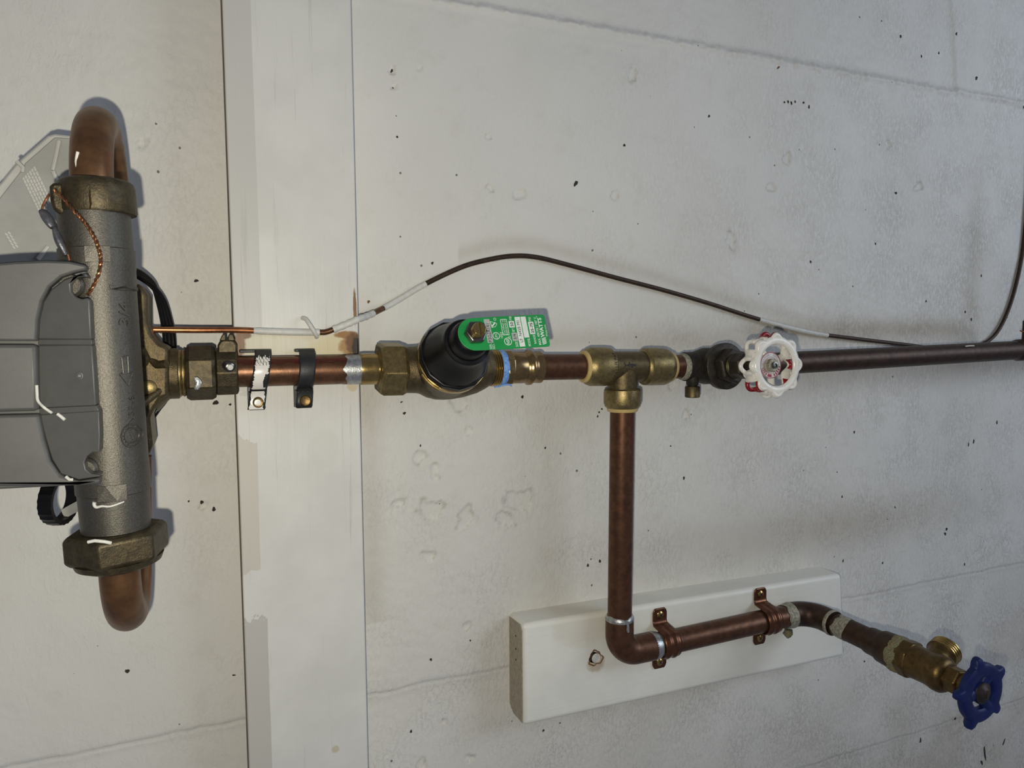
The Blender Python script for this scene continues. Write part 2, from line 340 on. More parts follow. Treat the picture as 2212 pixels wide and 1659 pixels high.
wire_px = [(770, 690), (800, 680), (850, 652), (920, 613), (1000, 576), (1060, 560), (1110, 553), (1160, 556), (1230, 573), (1330, 600), (1430, 626), (1530, 655), (1640, 690), (1750, 718), (1850, 732), (1960, 745)]
wx = np.array([W(*p, .005).x for p in wire_px]); wz = np.array([W(*p, .005).z for p in wire_px])
zw = np.interp(gx, wx, wz)[:, None]
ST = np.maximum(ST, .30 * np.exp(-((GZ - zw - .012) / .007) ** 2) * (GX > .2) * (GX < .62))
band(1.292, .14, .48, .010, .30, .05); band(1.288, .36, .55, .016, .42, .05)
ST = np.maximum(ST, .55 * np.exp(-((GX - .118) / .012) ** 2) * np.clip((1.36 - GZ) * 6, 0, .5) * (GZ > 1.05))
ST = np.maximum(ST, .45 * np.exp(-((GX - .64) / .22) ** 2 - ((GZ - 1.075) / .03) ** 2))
ST = np.maximum(ST, .40 / (1 + np.exp(-((GX - .60) * .5 + (.84 - GZ) * 1.6) * 16)) * np.clip(.75 + vnoise(GX, GZ, 22, 90), 0, 1))  # shade of the lower right corner, painted into the wall colour
ST = np.clip(ST + .10 * np.clip(vnoise(GX, GZ, 3.3, 8) * 2, 0, 1), 0, 1)
nx, nz = GX.shape
co = np.stack([GX, -H, GZ], -1).reshape(-1, 3)
ii = np.arange(nx * nz).reshape(nx, nz)
quads = np.stack([ii[:-1, :-1], ii[1:, :-1], ii[1:, 1:], ii[:-1, 1:]], -1).reshape(-1, 4)
me = bpy.data.meshes.new('wall_back'); me.vertices.add(len(co)); me.vertices.foreach_set('co', co.ravel().astype(np.float32))
me.loops.add(quads.size); me.loops.foreach_set('vertex_index', quads.ravel().astype(np.int32))
me.polygons.add(len(quads)); me.polygons.foreach_set('loop_start', np.arange(0, quads.size, 4, dtype=np.int32))
me.update(calc_edges=True); me.polygons.foreach_set('use_smooth', np.ones(len(quads), dtype=bool))
ca = me.color_attributes.new('stain', 'FLOAT_COLOR', 'POINT')  # first channel carries real stains and the painted corner shade
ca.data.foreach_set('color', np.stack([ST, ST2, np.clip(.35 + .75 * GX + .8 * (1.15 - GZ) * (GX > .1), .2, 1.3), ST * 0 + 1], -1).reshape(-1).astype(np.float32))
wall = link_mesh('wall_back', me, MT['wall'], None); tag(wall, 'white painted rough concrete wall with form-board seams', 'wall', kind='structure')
def hz(x, z):
    i = min(max(int(np.searchsorted(gx, x)), 0), nx - 1); j = min(max(int(np.searchsorted(gz, z)), 0), nz - 1); return float(H[i, j])
# single chips where the paint has come off down to dark concrete
dark_chips = [(1240, 398, 5, 9), (1344, 316, 3.5, 4), (1689, 223, 2.5, 3), (1697, 222, 3, 4), (1704, 225, 3, 4.5), (1712, 222, 3, 3), (1730, 224, 3.5, 3), (1527, 253, 3, 4), (1742, 233, 2.5, 6),
              (1930, 418, 5, 3.5), (1887, 527, 2.5, 3.5), (1675, 149, 7, 2), (276, 1446, 7, 4.5), (505, 1455, 5, 2), (1990, 1600, 3, 9), (2129, 1628, 3.5, 26), (2122, 1648, 4, 8), (2170, 1604, 3, 10), (932, 569, 4, 3.5),
              (795, 652, 4, 4), (424, 607, 6, 4), (466, 869, 8, 6), (497, 873, 4, 3), (515, 880, 3, 5), (1127, 857, 5, 4), (872, 892, 5, 3.5), (866, 868, 4, 2), (1292, 890, 2.5, 3), (1298, 883, 2.5, 3), (1289, 899, 2.5, 3),
              (907, 962, 2.5, 3), (1176, 967, 3, 3), (1475, 1032, 3, 5), (1447, 963, 2, 2.5), (1842, 933, 3, 4), (1815, 1072, 2.5, 3.5), (1817, 1210, 2.5, 4), (1903, 1215, 3, 3), (2080, 1218, 2.5, 4), (2041, 1142, 4, 5), (2038, 1152, 5, 4),
              (2100, 953, 3, 6), (2089, 960, 2, 5), (2149, 912, 3, 5), (2061, 75, 4, 4), (2106, 170, 5, 5), (2205, 233, 4, 4), (1945, 79, 3, 4), (1990, 122, 3, 3.5), (2027, 115, 3, 3), (2115, 596, 2.5, 3.5), (1996, 651, 2.5, 3.5),
              (2081, 674, 3, 4), (2094, 690, 3, 4.5), (1747, 566, 3, 3.5), (1294, 1211, 4, 4), (1268, 1220, 4, 4), (1174, 1578, 3, 4), (888, 1580, 3, 5), (929, 1422, 3.5, 4), (1014, 1381, 2.5, 2.5), (436, 1083, 6, 4), (462, 1098, 6, 5),
              (845, 155, 3, 6), (847, 193, 3, 4), (856, 298, 3, 3), (2063, 1552, 5, 4), (1930, 1095, 2, 3), (408, 1081, 3, 2.5), (2076, 1535, 3, 6), (1866, 1428, 2.5, 3)]
for i, (px, py, ra, rb) in enumerate(dark_chips):
    c = W(px, py, 0); s = .00036 * (1 + .45 * c.x); n = 12; poly = []; tl_ = (i * 37 % 17 - 8) / 8 * .6
    for k in range(n):
        a = 2 * math.pi * k / n; q = .86 + .13 * math.sin(2 * a + i) + .12 * math.sin(3 * a + 2 * i) + .07 * math.cos(5 * a + i); u = ra * q * math.cos(a); w = rb * q * math.sin(a)
        poly.append(Vector((c.x + s * .8 * (u * math.cos(tl_) - w * math.sin(tl_)), -hz(c.x, c.z) - .0004, c.z + s * (u * math.sin(tl_) + w * math.cos(tl_)))))
    build('paint_chip', MB().add(*prism(poly, (0, .0012, 0))), MT['chip_brown'] if i in (11, 19) else MT['chip'], wall, 0)

# ------------------------------------------------------------------ timber on the wall
sx0, sx1 = .0135, .1050
mk = []
for px, py, rx, rz, c, s in [(740, 750, .024, .010, (204, 186, 138), .75), (640, 748, .05, .010, (208, 198, 162), .5), (562, 745, .018, .01, (206, 198, 170), .3), (700, 970, .012, .016, (196, 193, 184), .35),
                             (516, 745, .0045, .0105, (118, 82, 44), 1), (530, 725, .0042, .0026, (116, 80, 46), 1), (756, 748, .0085, .0070, (158, 118, 64), .9), (748, 723, .0085, .0028, (146, 106, 58), 1), (764, 742, .0060, .0085, (104, 70, 34), 1), (770, 752, .0030, .0085, (40, 28, 18), 1),
                             (767, 664, .0013, .014, (128, 90, 48), 1), (725, 1620, .003, .003, (186, 176, 150), .8), (762, 835, .004, .004, (196, 176, 138), .7)]:
    p = W(px, py, .039); mk.append(((p.x, p.z), (rx, rz), c, s))
MT['stud_paint'] = timber_paint('brushed_white_timber_paint', (210, 209, 203), (176, 174, 168), mk, (1, 1, .035),
                                [(sx0 + .009, .011, 1.27, 3.0, (188, 186, 180), .75), (sx0 + .008, .009, .5, 1.10, (178, 174, 166), .8), (sx0 + .005, .009, 1.135, 1.235, (192, 186, 174), .8)])
b = MB(); v, f = box(sx0, sx1, -.038, .002, .35, 2.1); b.add(v, f)
b.m[0] = 1
stud = build('timber_stud', b, [MT['stud_paint'], MT['side_wood']], None, 30, .0012, loc=(.06, 0, .35))
tag(stud, 'tall white painted upright timber stud behind the copper pipe', 'timber')
# horizontal backing block
bt = .0325
pa, pb, pc, pd = W(1129, 1350, bt), W(1130, 1570, bt), W(1825, 1418, bt), W(1819, 1240, bt)
MT['block_paint'] = timber_paint('white_block_paint', (224, 223, 214), (206, 204, 196), [((W(1287, 1432, bt).x, W(1287, 1432, bt).z), (.0090, .0085), (150, 118, 66), .5), ((W(1260, 1350, bt).x, W(1260, 1350, bt).z), (.03, .02), (206, 198, 178), .5)], (.05, 1, 1))
blk = thing('backing_block', 'white painted horizontal wood block behind the lower copper pipe', 'wood block', (pa.x, 0, pb.z))
poly = [Vector((pa.x, -bt, pa.z)), Vector((pb.x, -bt, pb.z)), Vector((pc.x, -bt, pc.z)), Vector((pd.x, -bt, pd.z))]
b = MB().add(*prism([Vector((p.x, .003, p.z)) for p in poly], (0, -bt - .003, 0)))
bo = build('block', b, [MT['block_paint']], blk, 30)
md = bo.modifiers.new('bevel', 'BEVEL'); md.width = .0045; md.segments = 4; md.limit_method = 'ANGLE'; md.angle_limit = math.radians(40)
ep = [Vector((pa.x, -.002, pa.z - .0035)), Vector((pa.x, -bt + .0045, pa.z - .0015)), Vector((pa.x, -bt + .0005, pa.z - .006)), Vector((pa.x, -bt + .0005, pb.z + .003)), Vector((pa.x, -.010, pb.z + .002)), Vector((pa.x, -.002, pb.z + .008))]
build('end_grain', MB().add(*prism(ep, (-.0006, 0, 0))), MT['end_grain'], blk, 0)['label'] = 'bare greyish end grain'
for px, py in ((1101, 1376), (1108, 1403), (1110, 1426)):
    q = W(px, py, .018); build('nail_hole', MB().add(*lathe((pa.x - .0005, q.y, q.z), (-1, 0, 0), [(0, .0011), (.0004, .0009)], 8)), MT['chip'], blk)
hc = W(1287, 1422, bt)
ring = []
b = MB()
v, f = lathe((hc.x, -bt + .001, hc.z), (0, -1, 0), [(0, .0078), (.0011, .0074), (.0013, .0062), (.0002, .0055)], 30, rfun=lambda th, t: 1 + .16 * math.sin(3 * th + 1) + .08 * math.sin(7 * th), caps=False)
build('splintered_rim', MB().add(v, f), MT['raw_wood'], blk)['label'] = 'splintered brown rim of bolt hole'
build('bolt_recess', MB().add(*lathe((hc.x - .0015, -bt + .0006, hc.z + .001), (0, -1, 0), [(0, .0056), (.0008, .0056)], 24, rfun=lambda th, t: 1 + .1 * math.sin(4 * th))), MT['black'], blk)
build('bolt_end', MB().add(*lathe((hc.x + .0003, -bt + .0006, hc.z + .0003), (0, -1, 0), [(0, .0048), (.0014, .0046), (.0018, .0038), (.0012, .0034), (.0012, .0019), (.0019, .0017)], 24)), MT['white_paint'], blk)

# ------------------------------------------------------------------ main line along X (axis 52 mm off the wall)
PD = .052
AX = [(-.10, 1.2722), (.05, 1.2722), (.13, 1.2715), (.17, 1.2702), (.27, 1.2693), (.335, 1.2680), (.39, 1.2664), (.4324, 1.2655), (.46, 1.2652), (.72, 1.2706), (1.2, 1.2800)]
def zc(x): return float(np.interp(x, [a[0] for a in AX], [a[1] for a in AX]))
def xs(px): return W(px, 795, PD).x
def rad(px, h): return abs(W(px, 795 - h, PD).z - W(px, 795, PD).z)
def seg_axis(x0, x1):
    p = Vector((x0, -PD, zc(x0))); q = Vector((x1, -PD, zc(x1))); return p, (q - p).normalized(), (q - p).length
def lat(name, px0, px1, prof, m, parent, seg=40, phase=0, **kw):
    """lathe between two pixel stations of the main line; prof in (fraction, radius)"""
    p, a, L = seg_axis(xs(px0), xs(px1)); return build(name, MB().add(*lathe(p, a, [(t * L, r) for t, r in prof], seg, phase)), m, parent, **kw)
RP = .0111

# meter yoke: cast brass bar behind the meter with side outlet
yk = thing('meter_yoke', 'cast brass meter yoke with ribbed side outlet behind the water meter', 'yoke', (xs(330), 0, 1.19))
YD = .078
out = [(285, 612), (302, 612), (318, 636), (319, 700), (328, 722), (345, 742), (364, 750), (364, 856), (348, 861), (333, 884), (324, 903), (330, 962), (322, 984), (285, 990)]
b = MB().add(*prism([W(px, py, YD) for px, py in out], (0, .040, 0)))
build('yoke_bar', b, MT['brass_cast'], yk, 30, .0035)
L0 = xs(345)
p, a, L = seg_axis(xs(338), xs(387))
build('outlet_hub', MB().add(*lathe(p, a, [(0, .026), (L * .35, .0205), (L * .55, rad(375, 55)), (L * .96, rad(375, 55)), (L, rad(375, 53))], 40)), MT['brass_cast'], yk)
p, a, L = seg_axis(xs(385), xs(401)); build('outlet_thread', MB().add(*threads(p, a, L, rad(390, 51), .0016, .0009)), MT['brass'], yk)
for q in ([(303, 752), (316, 774), (307, 800)], [(308, 872), (335, 850), (352, 838)], [(360, 786), (340, 788), (318, 770)]):
    build('rib', MB().add(*sweep([W(px, py, YD + .004 - .008 * (i / 2)) for i, (px, py) in enumerate(q)], .0028, 10)), MT['brass_cast'], yk)
pk = W(320, 838, YD + .001); build('cast_boss', MB().add(*lathe((pk.x, pk.y, pk.z), (0, -1, 0), [(-.004, .0058), (.001, .0050), (.002, .003)], 20)), MT['brass'], yk)

# union nut and grounding clamp
un = thing('union_nut', 'dull brass hexagonal union nut between meter yoke and ground clamp', 'nut', (xs(430), -PD, zc(xs(430)) - .02))
p, a, L = seg_axis(xs(401), xs(466))
build('hex_body', MB().add(*hexnut(p, a, L, rad(430, 60), math.pi / 6 * 0)), MT['bronze_dark'], un, 20, .0008)
pk = W(427, 828, PD + .0225); build('paint_drip', MB().add(*lathe(pk, (0, -1, 0), [(-.003, .0034), (.0004, .0032), (.001, .0018)], 14, rfun=lambda th, t: 1 + .35 * math.cos(th * 2) + .2 * math.sin(3 * th))), MT['solder'], un)
gc = thing('ground_clamp', 'tarnished bronze grounding clamp with slotted screw on the copper pipe', 'clamp', (xs(490), -PD, zc(xs(490)) - .018))
p, a, L = seg_axis(xs(466), xs(513))
build('clamp_shell', MB().add(*lathe(p, a, [(0, .0162), (.001, .0168), (L - .001, .0168), (L, .0158)], 10, .3)), MT['bronze_dark'], gc, 25, .0012)
zt = zc(xs(490))
b = MB().add(*prism([W(x, y, PD + .007) for x, y in ((470, 758), (470, 746), (475, 737), (482, 734), (500, 734), (507, 737), (512, 746), (512, 758), (511, 778), (470, 778))], (0, .014, 0)))
build('clamp_lug', b, MT['bronze_dark'], gc, 30, .0012)
b = MB()
for s_ in ((476, 487), (494, 507)):
    b.add(*prism([W(s_[0] - 2, 736, PD + .006), W(s_[1] + 1, 736, PD + .006), W(s_[1] - (4 if s_[0] > 490 else 0), 722, PD + .006), W(s_[0] + (5 if s_[0] < 490 else 0), 722, PD + .006)], (0, .010, 0)))
build('slotted_screw_head', b, MT['bronze_dark'], gc, 30, .0006)
sc = W(490, 789, PD + .016)
build('clamp_bolt', MB().add(*threads(sc, (.25, -1, -.15), .0085, .0034, .0011, .0006, 20)), MT['steel'], gc)
sc2 = Vector(sc) + Vector((.25, -1, -.15)).normalized() * .0085
build('paint_drip', MB().add(*lathe(sc2, (.25, -1, -.15), [(0, .0021), (.0006, .0018), (.0009, .001)], 12)), MT['white_paint'], gc)

# pipe across the stud
def pipe(name, label, px0, px1, m, parts=(), group=None):
    t = thing(name, label, 'pipe', (xs(px0), -PD, zc(xs(px0)) - RP), group)
    lat('tube', px0, px1, [(0, RP), (1, RP)], m, t); return t
t = pipe('copper_pipe', 'short copper pipe with red print strapped to the white stud', 511, 768, MT['copper'])
p, a, L = seg_axis(xs(513), xs(746))
v, f = [], []
for i in range(25):
    for k in range(5):
        th = math.radians(30 + 6 * k + (2 * math.sin(i * 1.7) if k in (0, 4) else 0)); q = p + a * (L * i / 24)
        v.append(q + Vector((0, -math.cos(th), math.sin(th))) * (RP + .00012))
for i in range(24):
    for k in range(4):
        if (i * 7 + k * 3) % 11 not in (0, 4): f.append((i * 5 + k, i * 5 + k + 1, i * 5 + k + 6, i * 5 + k + 5))
build('red_print', MB().add(v, f), MT['red_copper'], t)['label'] = 'worn red print along the tube'
p, a, L = seg_axis(xs(743), xs(778))
v, f = lathe(p, a, [(0, RP + .0002), (L * .25, RP + .0004), (L, RP + .0005)], 60, caps=False)
n = 60
for k in range(n): th = 2 * math.pi * k / n; v[k] = v[k] + a * (.0013 * math.sin(3 * th) + .0009 * math.sin(7 * th + 1) + .0005 * math.sin(11 * th))
build('solder_band', MB().add(v, f), MT['solder'], t)['label'] = 'silver solder band'

# pressure regulator -------------------------------------------------
TL = .35; AXP = Vector((0, -math.cos(TL), math.sin(TL))); E2 = Vector((0, math.sin(TL), math.cos(TL))); E1 = Vector((1, 0, 0))
PO = Vector((.1690, -PD, zc(.169)))
pv = thing('pressure_regulator', 'brass pressure reducing valve with black bell and green tag', 'regulator', PO - Vector((0, 0, .026)))
lat('tailpiece', 776, 822, [(0, .0118), (.15, .0121), (1, .0121)], MT['brass_shiny'], pv)
p, a, L = seg_axis(xs(816), xs(873))
build('union_collar', MB().add(*lathe(p, a, [(-.0006, .0145), (.001, .0172), (.003, .018)], 40)), MT['brass'], pv)
build('union_nut', MB().add(*hexnut(p, a, L, .0222, math.radians(97))), MT['brass'], pv, 20, .0007)
def bx(px): return xs(px)
pr = [(870, 50), (898, 51), (905, 53), (920, 61), (938, 66), (955, 67), (975, 66), (1000, 62), (1025, 55), (1042, 47), (1052, 41), (1060, 38)]
p = Vector((bx(870), -PD, zc(.169)))
build('valve_body', MB().add(*lathe(p, (1, 0, 0), [(bx(x) - bx(870), rad(x, h)) for x, h in pr], 48)), MT['brass_cast'], pv, 60)
build('bonnet_neck', MB().add(*lathe(PO, AXP, [(.004, .0255), (.0225, .0262), (.0245, .0272)], 48)), MT['brass_cast'], pv)
build('flange_ring', MB().add(*lathe(PO, AXP, [(.0245, .0276), (.0290, .0276), (.0295, .0265)], 48)), MT['brass_shiny'], pv)
build('bell_flange', MB().add(*lathe(PO, AXP, [(.0292, .0270), (.0300, .0277), (.0352, .0274), (.0360, .0264)], 13, .25)), MT['black'], pv, 20, .0008)
build('bell', MB().add(*lathe(PO, AXP, [(.0355, .0245), (.0368, .0252), (.0385, .0248), (.044, .0232), (.051, .0208), (.058, .0186), (.0625, .0176), (.0645, .0178), (.0655, .0172), (.0660, .0150), (.072, .0140), (.0765, .0132), (.0780, .0115)], 56)), MT['black'], pv)
build('spacer', MB().add(*lathe(PO, AXP, [(.0778, .0112), (.0806, .0112)], 40)), MT['steel'], pv)
TG = .0806
tgp = PO + AXP * TG
Lt = (W(1183, 725, -tgp.y).x - PO.x); kk = Lt / 1550.0                    # tag length, metres per unit of its drawing
rot = math.radians(2.6)
TU = (E1 * math.cos(rot) + E2 * math.sin(rot)).normalized(); TV = AXP.cross(TU).normalized()
if TV.dot(E2) < 0: TV = -TV
def tp(x, y, h=0): return tgp + TU * ((x - 475) * kk) + TV * ((475 - .045 * (x - 475) - y + .045 * (x - 475)) * kk if False else (470 - y - .045 * (x - 475) + .0) * kk) + AXP * h
def tq(x, v, h=0): return tgp + TU * ((x - 475) * kk) + TV * (v * kk) + AXP * h
poly = []
for i in range(19):
    a = math.radians(90 + 180 * i / 18); poly.append((475 + 325 * math.cos(a), 325 * math.sin(a)))
poly += [(800, -333), (1100, -337), (1960, -337), (2000, -328), (2012, -312), (2022, -290), (2022, 290), (2012, 312), (2000, 328), (1960, 337), (1100, 337), (800, 333)]
tg = build('tag', MB().add(*prism([tq(x, v) for x, v in poly], AXP * .0009)), MT['green'], pv, 30, .0002); tg['label'] = 'green rectangular rating tag'
TT = .00095
def mid(x): return 508 - (x - 475) * .053
def tbox(name, x0, x1, y0, y1, m, h=TT, th=.00012):
    xm = (x0 + x1) / 2; va, vb = mid(xm) - y1, mid(xm) - y0
    return build(name, MB().add(*prism([tq(x0, va, h), tq(x1, va, h), tq(x1, vb, h), tq(x0, vb, h)], AXP * th)), m, tg, 0)
def tframe(name, x0, x1, y0, y1, w, m):
    xm = (x0 + x1) / 2; va, vb = mid(xm) - y1, mid(xm) - y0; b = MB()
    for q in ((x0, x0 + w, va, vb), (x1 - w, x1, va, vb), (x0, x1, va, va + w), (x0, x1, vb - w, vb)):
        b.add(*prism([tq(q[0], q[2], TT), tq(q[1], q[2], TT), tq(q[1], q[3], TT), tq(q[0], q[3], TT)], AXP * .00012))
    return build(name, b, m, tg, 0)
def ttext(s, x0, x1, y0, y1, m, h=TT + .0001, bold=0.0, parent=None):
    """lettering read bottom to top: baseline on the right at x1, capitals reach x0"""
    v, f, _ = text_mesh(s, 0, bold); xm = (x0 + x1) / 2; va, vb = mid(xm) - y1, mid(xm) - y0
    vv = [tq(x1 + (x0 - x1) * q[1], va + (vb - va) * q[0], h) for q in v]
    return build('lettering', MB().add(vv, f), m, tg, 0)
def tring(name, x, y, r, w, m):
    b = MB(); v = []; f = []; n = 28; vm = mid(x) - y
    for i in range(n):
        a = 2 * math.pi * i / n
        for rr in (r, r - w): v.append(tq(x + rr * math.cos(a), vm + rr * math.sin(a), TT + .0001))
    for i in range(n): j = (i + 1) % n; f.append((2 * i, 2 * j, 2 * j + 1, 2 * i + 1))
    return build(name, b.add(v, f), m, tg, 0)
wp, dk, sv = MT['print_white'], MT['print_dark'], MT['print_silver']
tbox('stamp_panel', 712, 828, 202, 685, sv); ttext('P3G2A141', 735, 808, 300, 670, dk, TT + .0003)
ttext('SER.', 735, 785, 700, 815, wp); ttext('NO.', 795, 845, 705, 812, wp)
tring('ring_mark', 910, 545, 74, 12, wp); ttext('UPC', 885, 935, 490, 600, wp)
ttext('1003', 995, 1045, 470, 592, wp)
tframe('frame_mark', 1050, 1190, 200, 530, 11, wp); ttext('Certified to', 1070, 1112, 215, 515, wp); ttext('NSF/ANSI 61', 1125, 1165, 215, 515, wp)
tring('ring_mark', 1133, 660, 80, 13, wp); ttext('NSF', 1100, 1165, 605, 715, wp, bold=.02); tring('ring_mark', 1183, 570, 22, 7, wp); tring('ring_mark', 945, 203, 28, 8, wp)
sh = [(835, 240), (970, 290), (965, 320), (930, 362), (850, 378)]; b = MB(); v = []; f = []
cxs = sum(q[0] for q in sh) / 5; cys = sum(q[1] for q in sh) / 5
for x, y in sh:
    for s_ in (1, .82): X_, Y_ = cxs + (x - cxs) * s_, cys + (y - cys) * s_; v.append(tq(X_, mid(900) - Y_, TT + .0001))
for i in range(5): j = (i + 1) % 5; f.append((2 * i, 2 * j, 2 * j + 1, 2 * i + 1))
b.add(v, f); b.add([tq(x, mid(900) - y, TT + .00012) for x, y in ((850, 340), (930, 262), (948, 280), (868, 360))], [(0, 1, 2, 3)]); build('shield_mark', b, wp, tg, 0)
ttext('PSI', 1250, 1300, 145, 222, wp, bold=.01); tbox('stamp_panel', 1222, 1335, 240, 372, wp); ttext('50', 1245, 1312, 262, 352, dk, TT + .0003, .02); ttext('SET', 1262, 1312, 388, 472, wp, bold=.01)
tbox('stamp_panel', 1236, 1350, 482, 650, sv); ttext('3/4', 1262, 1325, 510, 622, dk, TT + .0003); ttext('SIZE', 1280, 1332, 662, 772, wp, bold=.01)
tbox('stamp_panel', 1362, 1478, 150, 766, wp); ttext('LF  N45B M1', 1385, 1450, 235, 680, dk, TT + .0003, .0)
tbox('stamp_panel', 1492, 1602, 143, 580, wp); ttext('MODEL', 1548, 1600, 592, 758, wp, bold=.01)
ttext('PSI', 1655, 1708, 158, 238, wp, bold=.01); tbox('stamp_panel', 1632, 1745, 252, 510, wp); ttext('25-75', 1662, 1722, 275, 490, dk, TT + .0003, .02); ttext('RANGE', 1680, 1730, 522, 708, wp, bold=.01)
ttext('MAX. 400 PSI / 180\u00b0 F', 1772, 1830, 155, 735, wp, bold=.01)
ttext('WATTS', 1848, 1935, 165, 578, wp, bold=.035); tring('ring_mark', 1838, 148, 14, 5, wp)
for i in range(5):
    y0 = 592 + i * 28; b = MB().add([tq(1858, mid(1900) - y0 - 8, TT + .0001), tq(1948, mid(1900) - y0 + 18, TT + .0001), tq(1948, mid(1900) - y0 + 0, TT + .0001), tq(1858, mid(1900) - y0 - 26, TT + .0001)], [(0, 1, 2, 3)])
    build('hatch_mark', b, wp, tg, 0)
ttext('Watts.com', 1962, 2005, 312, 560, wp)
build('lock_nut', MB().add(*hexnut(PO + AXP * .0816, AXP, .0058, .0084, .55)), MT['steel'], pv, 20, .0005)
build('adjusting_screw', MB().add(*threads(PO + AXP * .087, AXP + E1 * .04, .0050, .0050, .0013, .0004, 28)), MT['brass_shiny'], pv)
se = PO + AXP * .0918 + E1 * .0002
b = MB()
for s_ in (-1, 1): b.add(*lathe(se, AXP, [(0, .0048), (.0012, .0046)], 24)) if False else b.add(*prism([se + E1 * (s_ * .0007) + E2 * -.0046, se + E1 * (s_ * .0007) + E2 * .0046, se + E1 * (s_ * .0034) + E2 * .0033, se + E1 * (s_ * .0046) + E2 * .0, se + E1 * (s_ * .0034) + E2 * -.0033], AXP * .0011))
build('screw_slot', b, MT['brass_shiny'], pv, 0, .0002)
ys = W(925, 815, PD + .022)
build('cap_screw', MB().add(*sweep([PO + AXP * .028 + (E1 * math.cos(q) + E2 * math.sin(q)) * .0283 for q in np.linspace(math.radians(206), math.radians(240), 9)], .0016, 8)), MT['brass_shiny'], pv)
p, a, L = seg_axis(xs(1058), xs(1076)); build('outlet_thread', MB().add(*threads(p, a, L, .0152, .0017, .0009)), MT['brass_shiny'], pv)

# press adapter with blue sealant
ad = thing('press_adapter', 'shiny bronze press adapter with blue thread sealant right of the regulator', 'pipe fitting', (xs(1090), -PD, zc(xs(1090)) - .014))
lat('sealant', 1074, 1088, [(0, .0150), (.3, .0156), (.7, .0150), (1, .0140)], MT['blue_tape'], ad, 44)['label'] = 'smeared blue thread sealant'
q = smooth_path([W(1068, 836, PD + .008), W(1080, 834, PD + .008), W(1092, 831, PD + .010), W(1101, 831, PD + .010), W(1106, 834, PD + .010)], 5)
build('sealant_strand', MB().add(*sweep(q, .0007, 8)), MT['blue_tape'], ad)
p, a, L = seg_axis(xs(1085), xs(1103)); build('hex_collar', MB().add(*hexnut(p, a, L, .0150, .3, seg=8)), MT['brass_tan'], ad, 20, .0005)
lat('sleeve', 1100, 1166, [(0, .0132), (.04, .0134), (.42, .0134), (.46, .0128), (.52, .0135), (.58, .0149), (.66, .0149), (.72, .0136), (.80, .0131), (.84, .0134), (.985, .0136), (1, .0125)], MT['brass_tan'], ad)

pipe('copper_pipe', 'short brown copper pipe between press adapter and brass tee', 1164, 1266, MT['copper_brown'])

# push-fit tee
xt = W(1345, 795, PD).x; zt = zc(xt)
te = thing('push_fit_tee', 'brass push-fit tee with beige collars joining the vertical drop pipe', 'pipe tee', (xt, -PD, zt - .03))
lat('run_body', 1312, 1392, [(0, .0136), (1, .0136)], MT['brass_olive'], te)
def collar(px0, px1, flip):
    pr = [(0, .0138), (.10, .0158), (.22, .0170), (.72, .0172), (.90, .0168), (.94, .0150), (1, .0142)]
    if flip: pr = [(1 - t, r) for t, r in reversed(pr)]
    return pr
lat('socket_collar', 1262, 1319, collar(0, 0, 0), MT['brass'], te)
lat('socket_collar', 1386, 1444, collar(0, 0, 1), MT['brass'], te)
lat('release_ring', 1257, 1266, [(0, .0128), (.3, .0140), (1, .0142)], MT['beige_ring'], te)['label'] = 'beige plastic release ring'
lat('release_ring', 1441, 1450, [(0, .0142), (.7, .0140), (1, .0128)], MT['beige_ring'], te)['label'] = 'beige plastic release ring'
zb = lambda y: W(1345, y, PD).z
c0 = Vector((xt, -PD, zt))
build('branch_body', MB().add(*lathe(c0, (0, 0, -1), [(.002, .0134), (zt - zb(842), .0134)], 40)), MT['brass_olive'], te)
build('socket_collar', MB().add(*lathe((xt, -PD, zb(839)), (0, 0, -1), [(0, .0150), (.0012, .0164), (.0040, .0168), (.0130, .0168), (.0160, .0158), (.0178, .0138)], 44)), MT['brass'], te)
build('release_ring', MB().add(*lathe((xt, -PD, zb(880)), (0, 0, -1), [(0, .0140), (.0022, .0138), (.0036, .0130)], 40)), MT['beige_ring'], te)['label'] = 'beige plastic release ring'
fish = [(0, .50), (.10, .62), (.30, .70), (.48, .72), (.55, 1.0), (.62, .70), (.80, .60), (.98, .86), (.90, .48), (1.0, .10), (.82, .42), (.60, .36), (.42, .30), (.36, .06), (.30, .30), (.12, .40)]
fc = W(1362, 789, PD + .0136); th0 = math.asin(max(-1, min(1, (fc.z - zt) / .0136)))
b = MB(); v = []
for u, w in fish:
    th = th0 + (w - .5) * .0062 / .0136; x = fc.x + (.5 - u) * .0135 + .0
    v.append(Vector((x, -PD - .01385 * math.cos(th), zt + .01385 * math.sin(th))))
n = len(v); v2 = [q + Vector((0, .0006, 0)) for q in v]
b.add(v + v2, [tuple(range(n))] + [(i, (i + 1) % n, (i + 1) % n + n, i + n) for i in range(n)])
build('fish_emblem', b, MT['bronze_black'], te, 0)['label'] = 'cast fish-shaped emblem'
v, f, _ = text_mesh('NSF-61 US PAT', 0, 0); xr = xs(1314); hh = .0030
vv = []
for q in v:
    th = math.radians(-48 + 96 * q[0]); vv.append(Vector((xr - hh * q[1], -PD - .0174 * math.cos(th), zc(xr) + .0174 * math.sin(th))))
build('lettering', MB().add(vv, f), MT['bronze_black'], te, 0)

pipe('copper_pipe', 'tiny reddish copper stub between brass tee and gate valve', 1438, 1496, MT['copper_brown'])

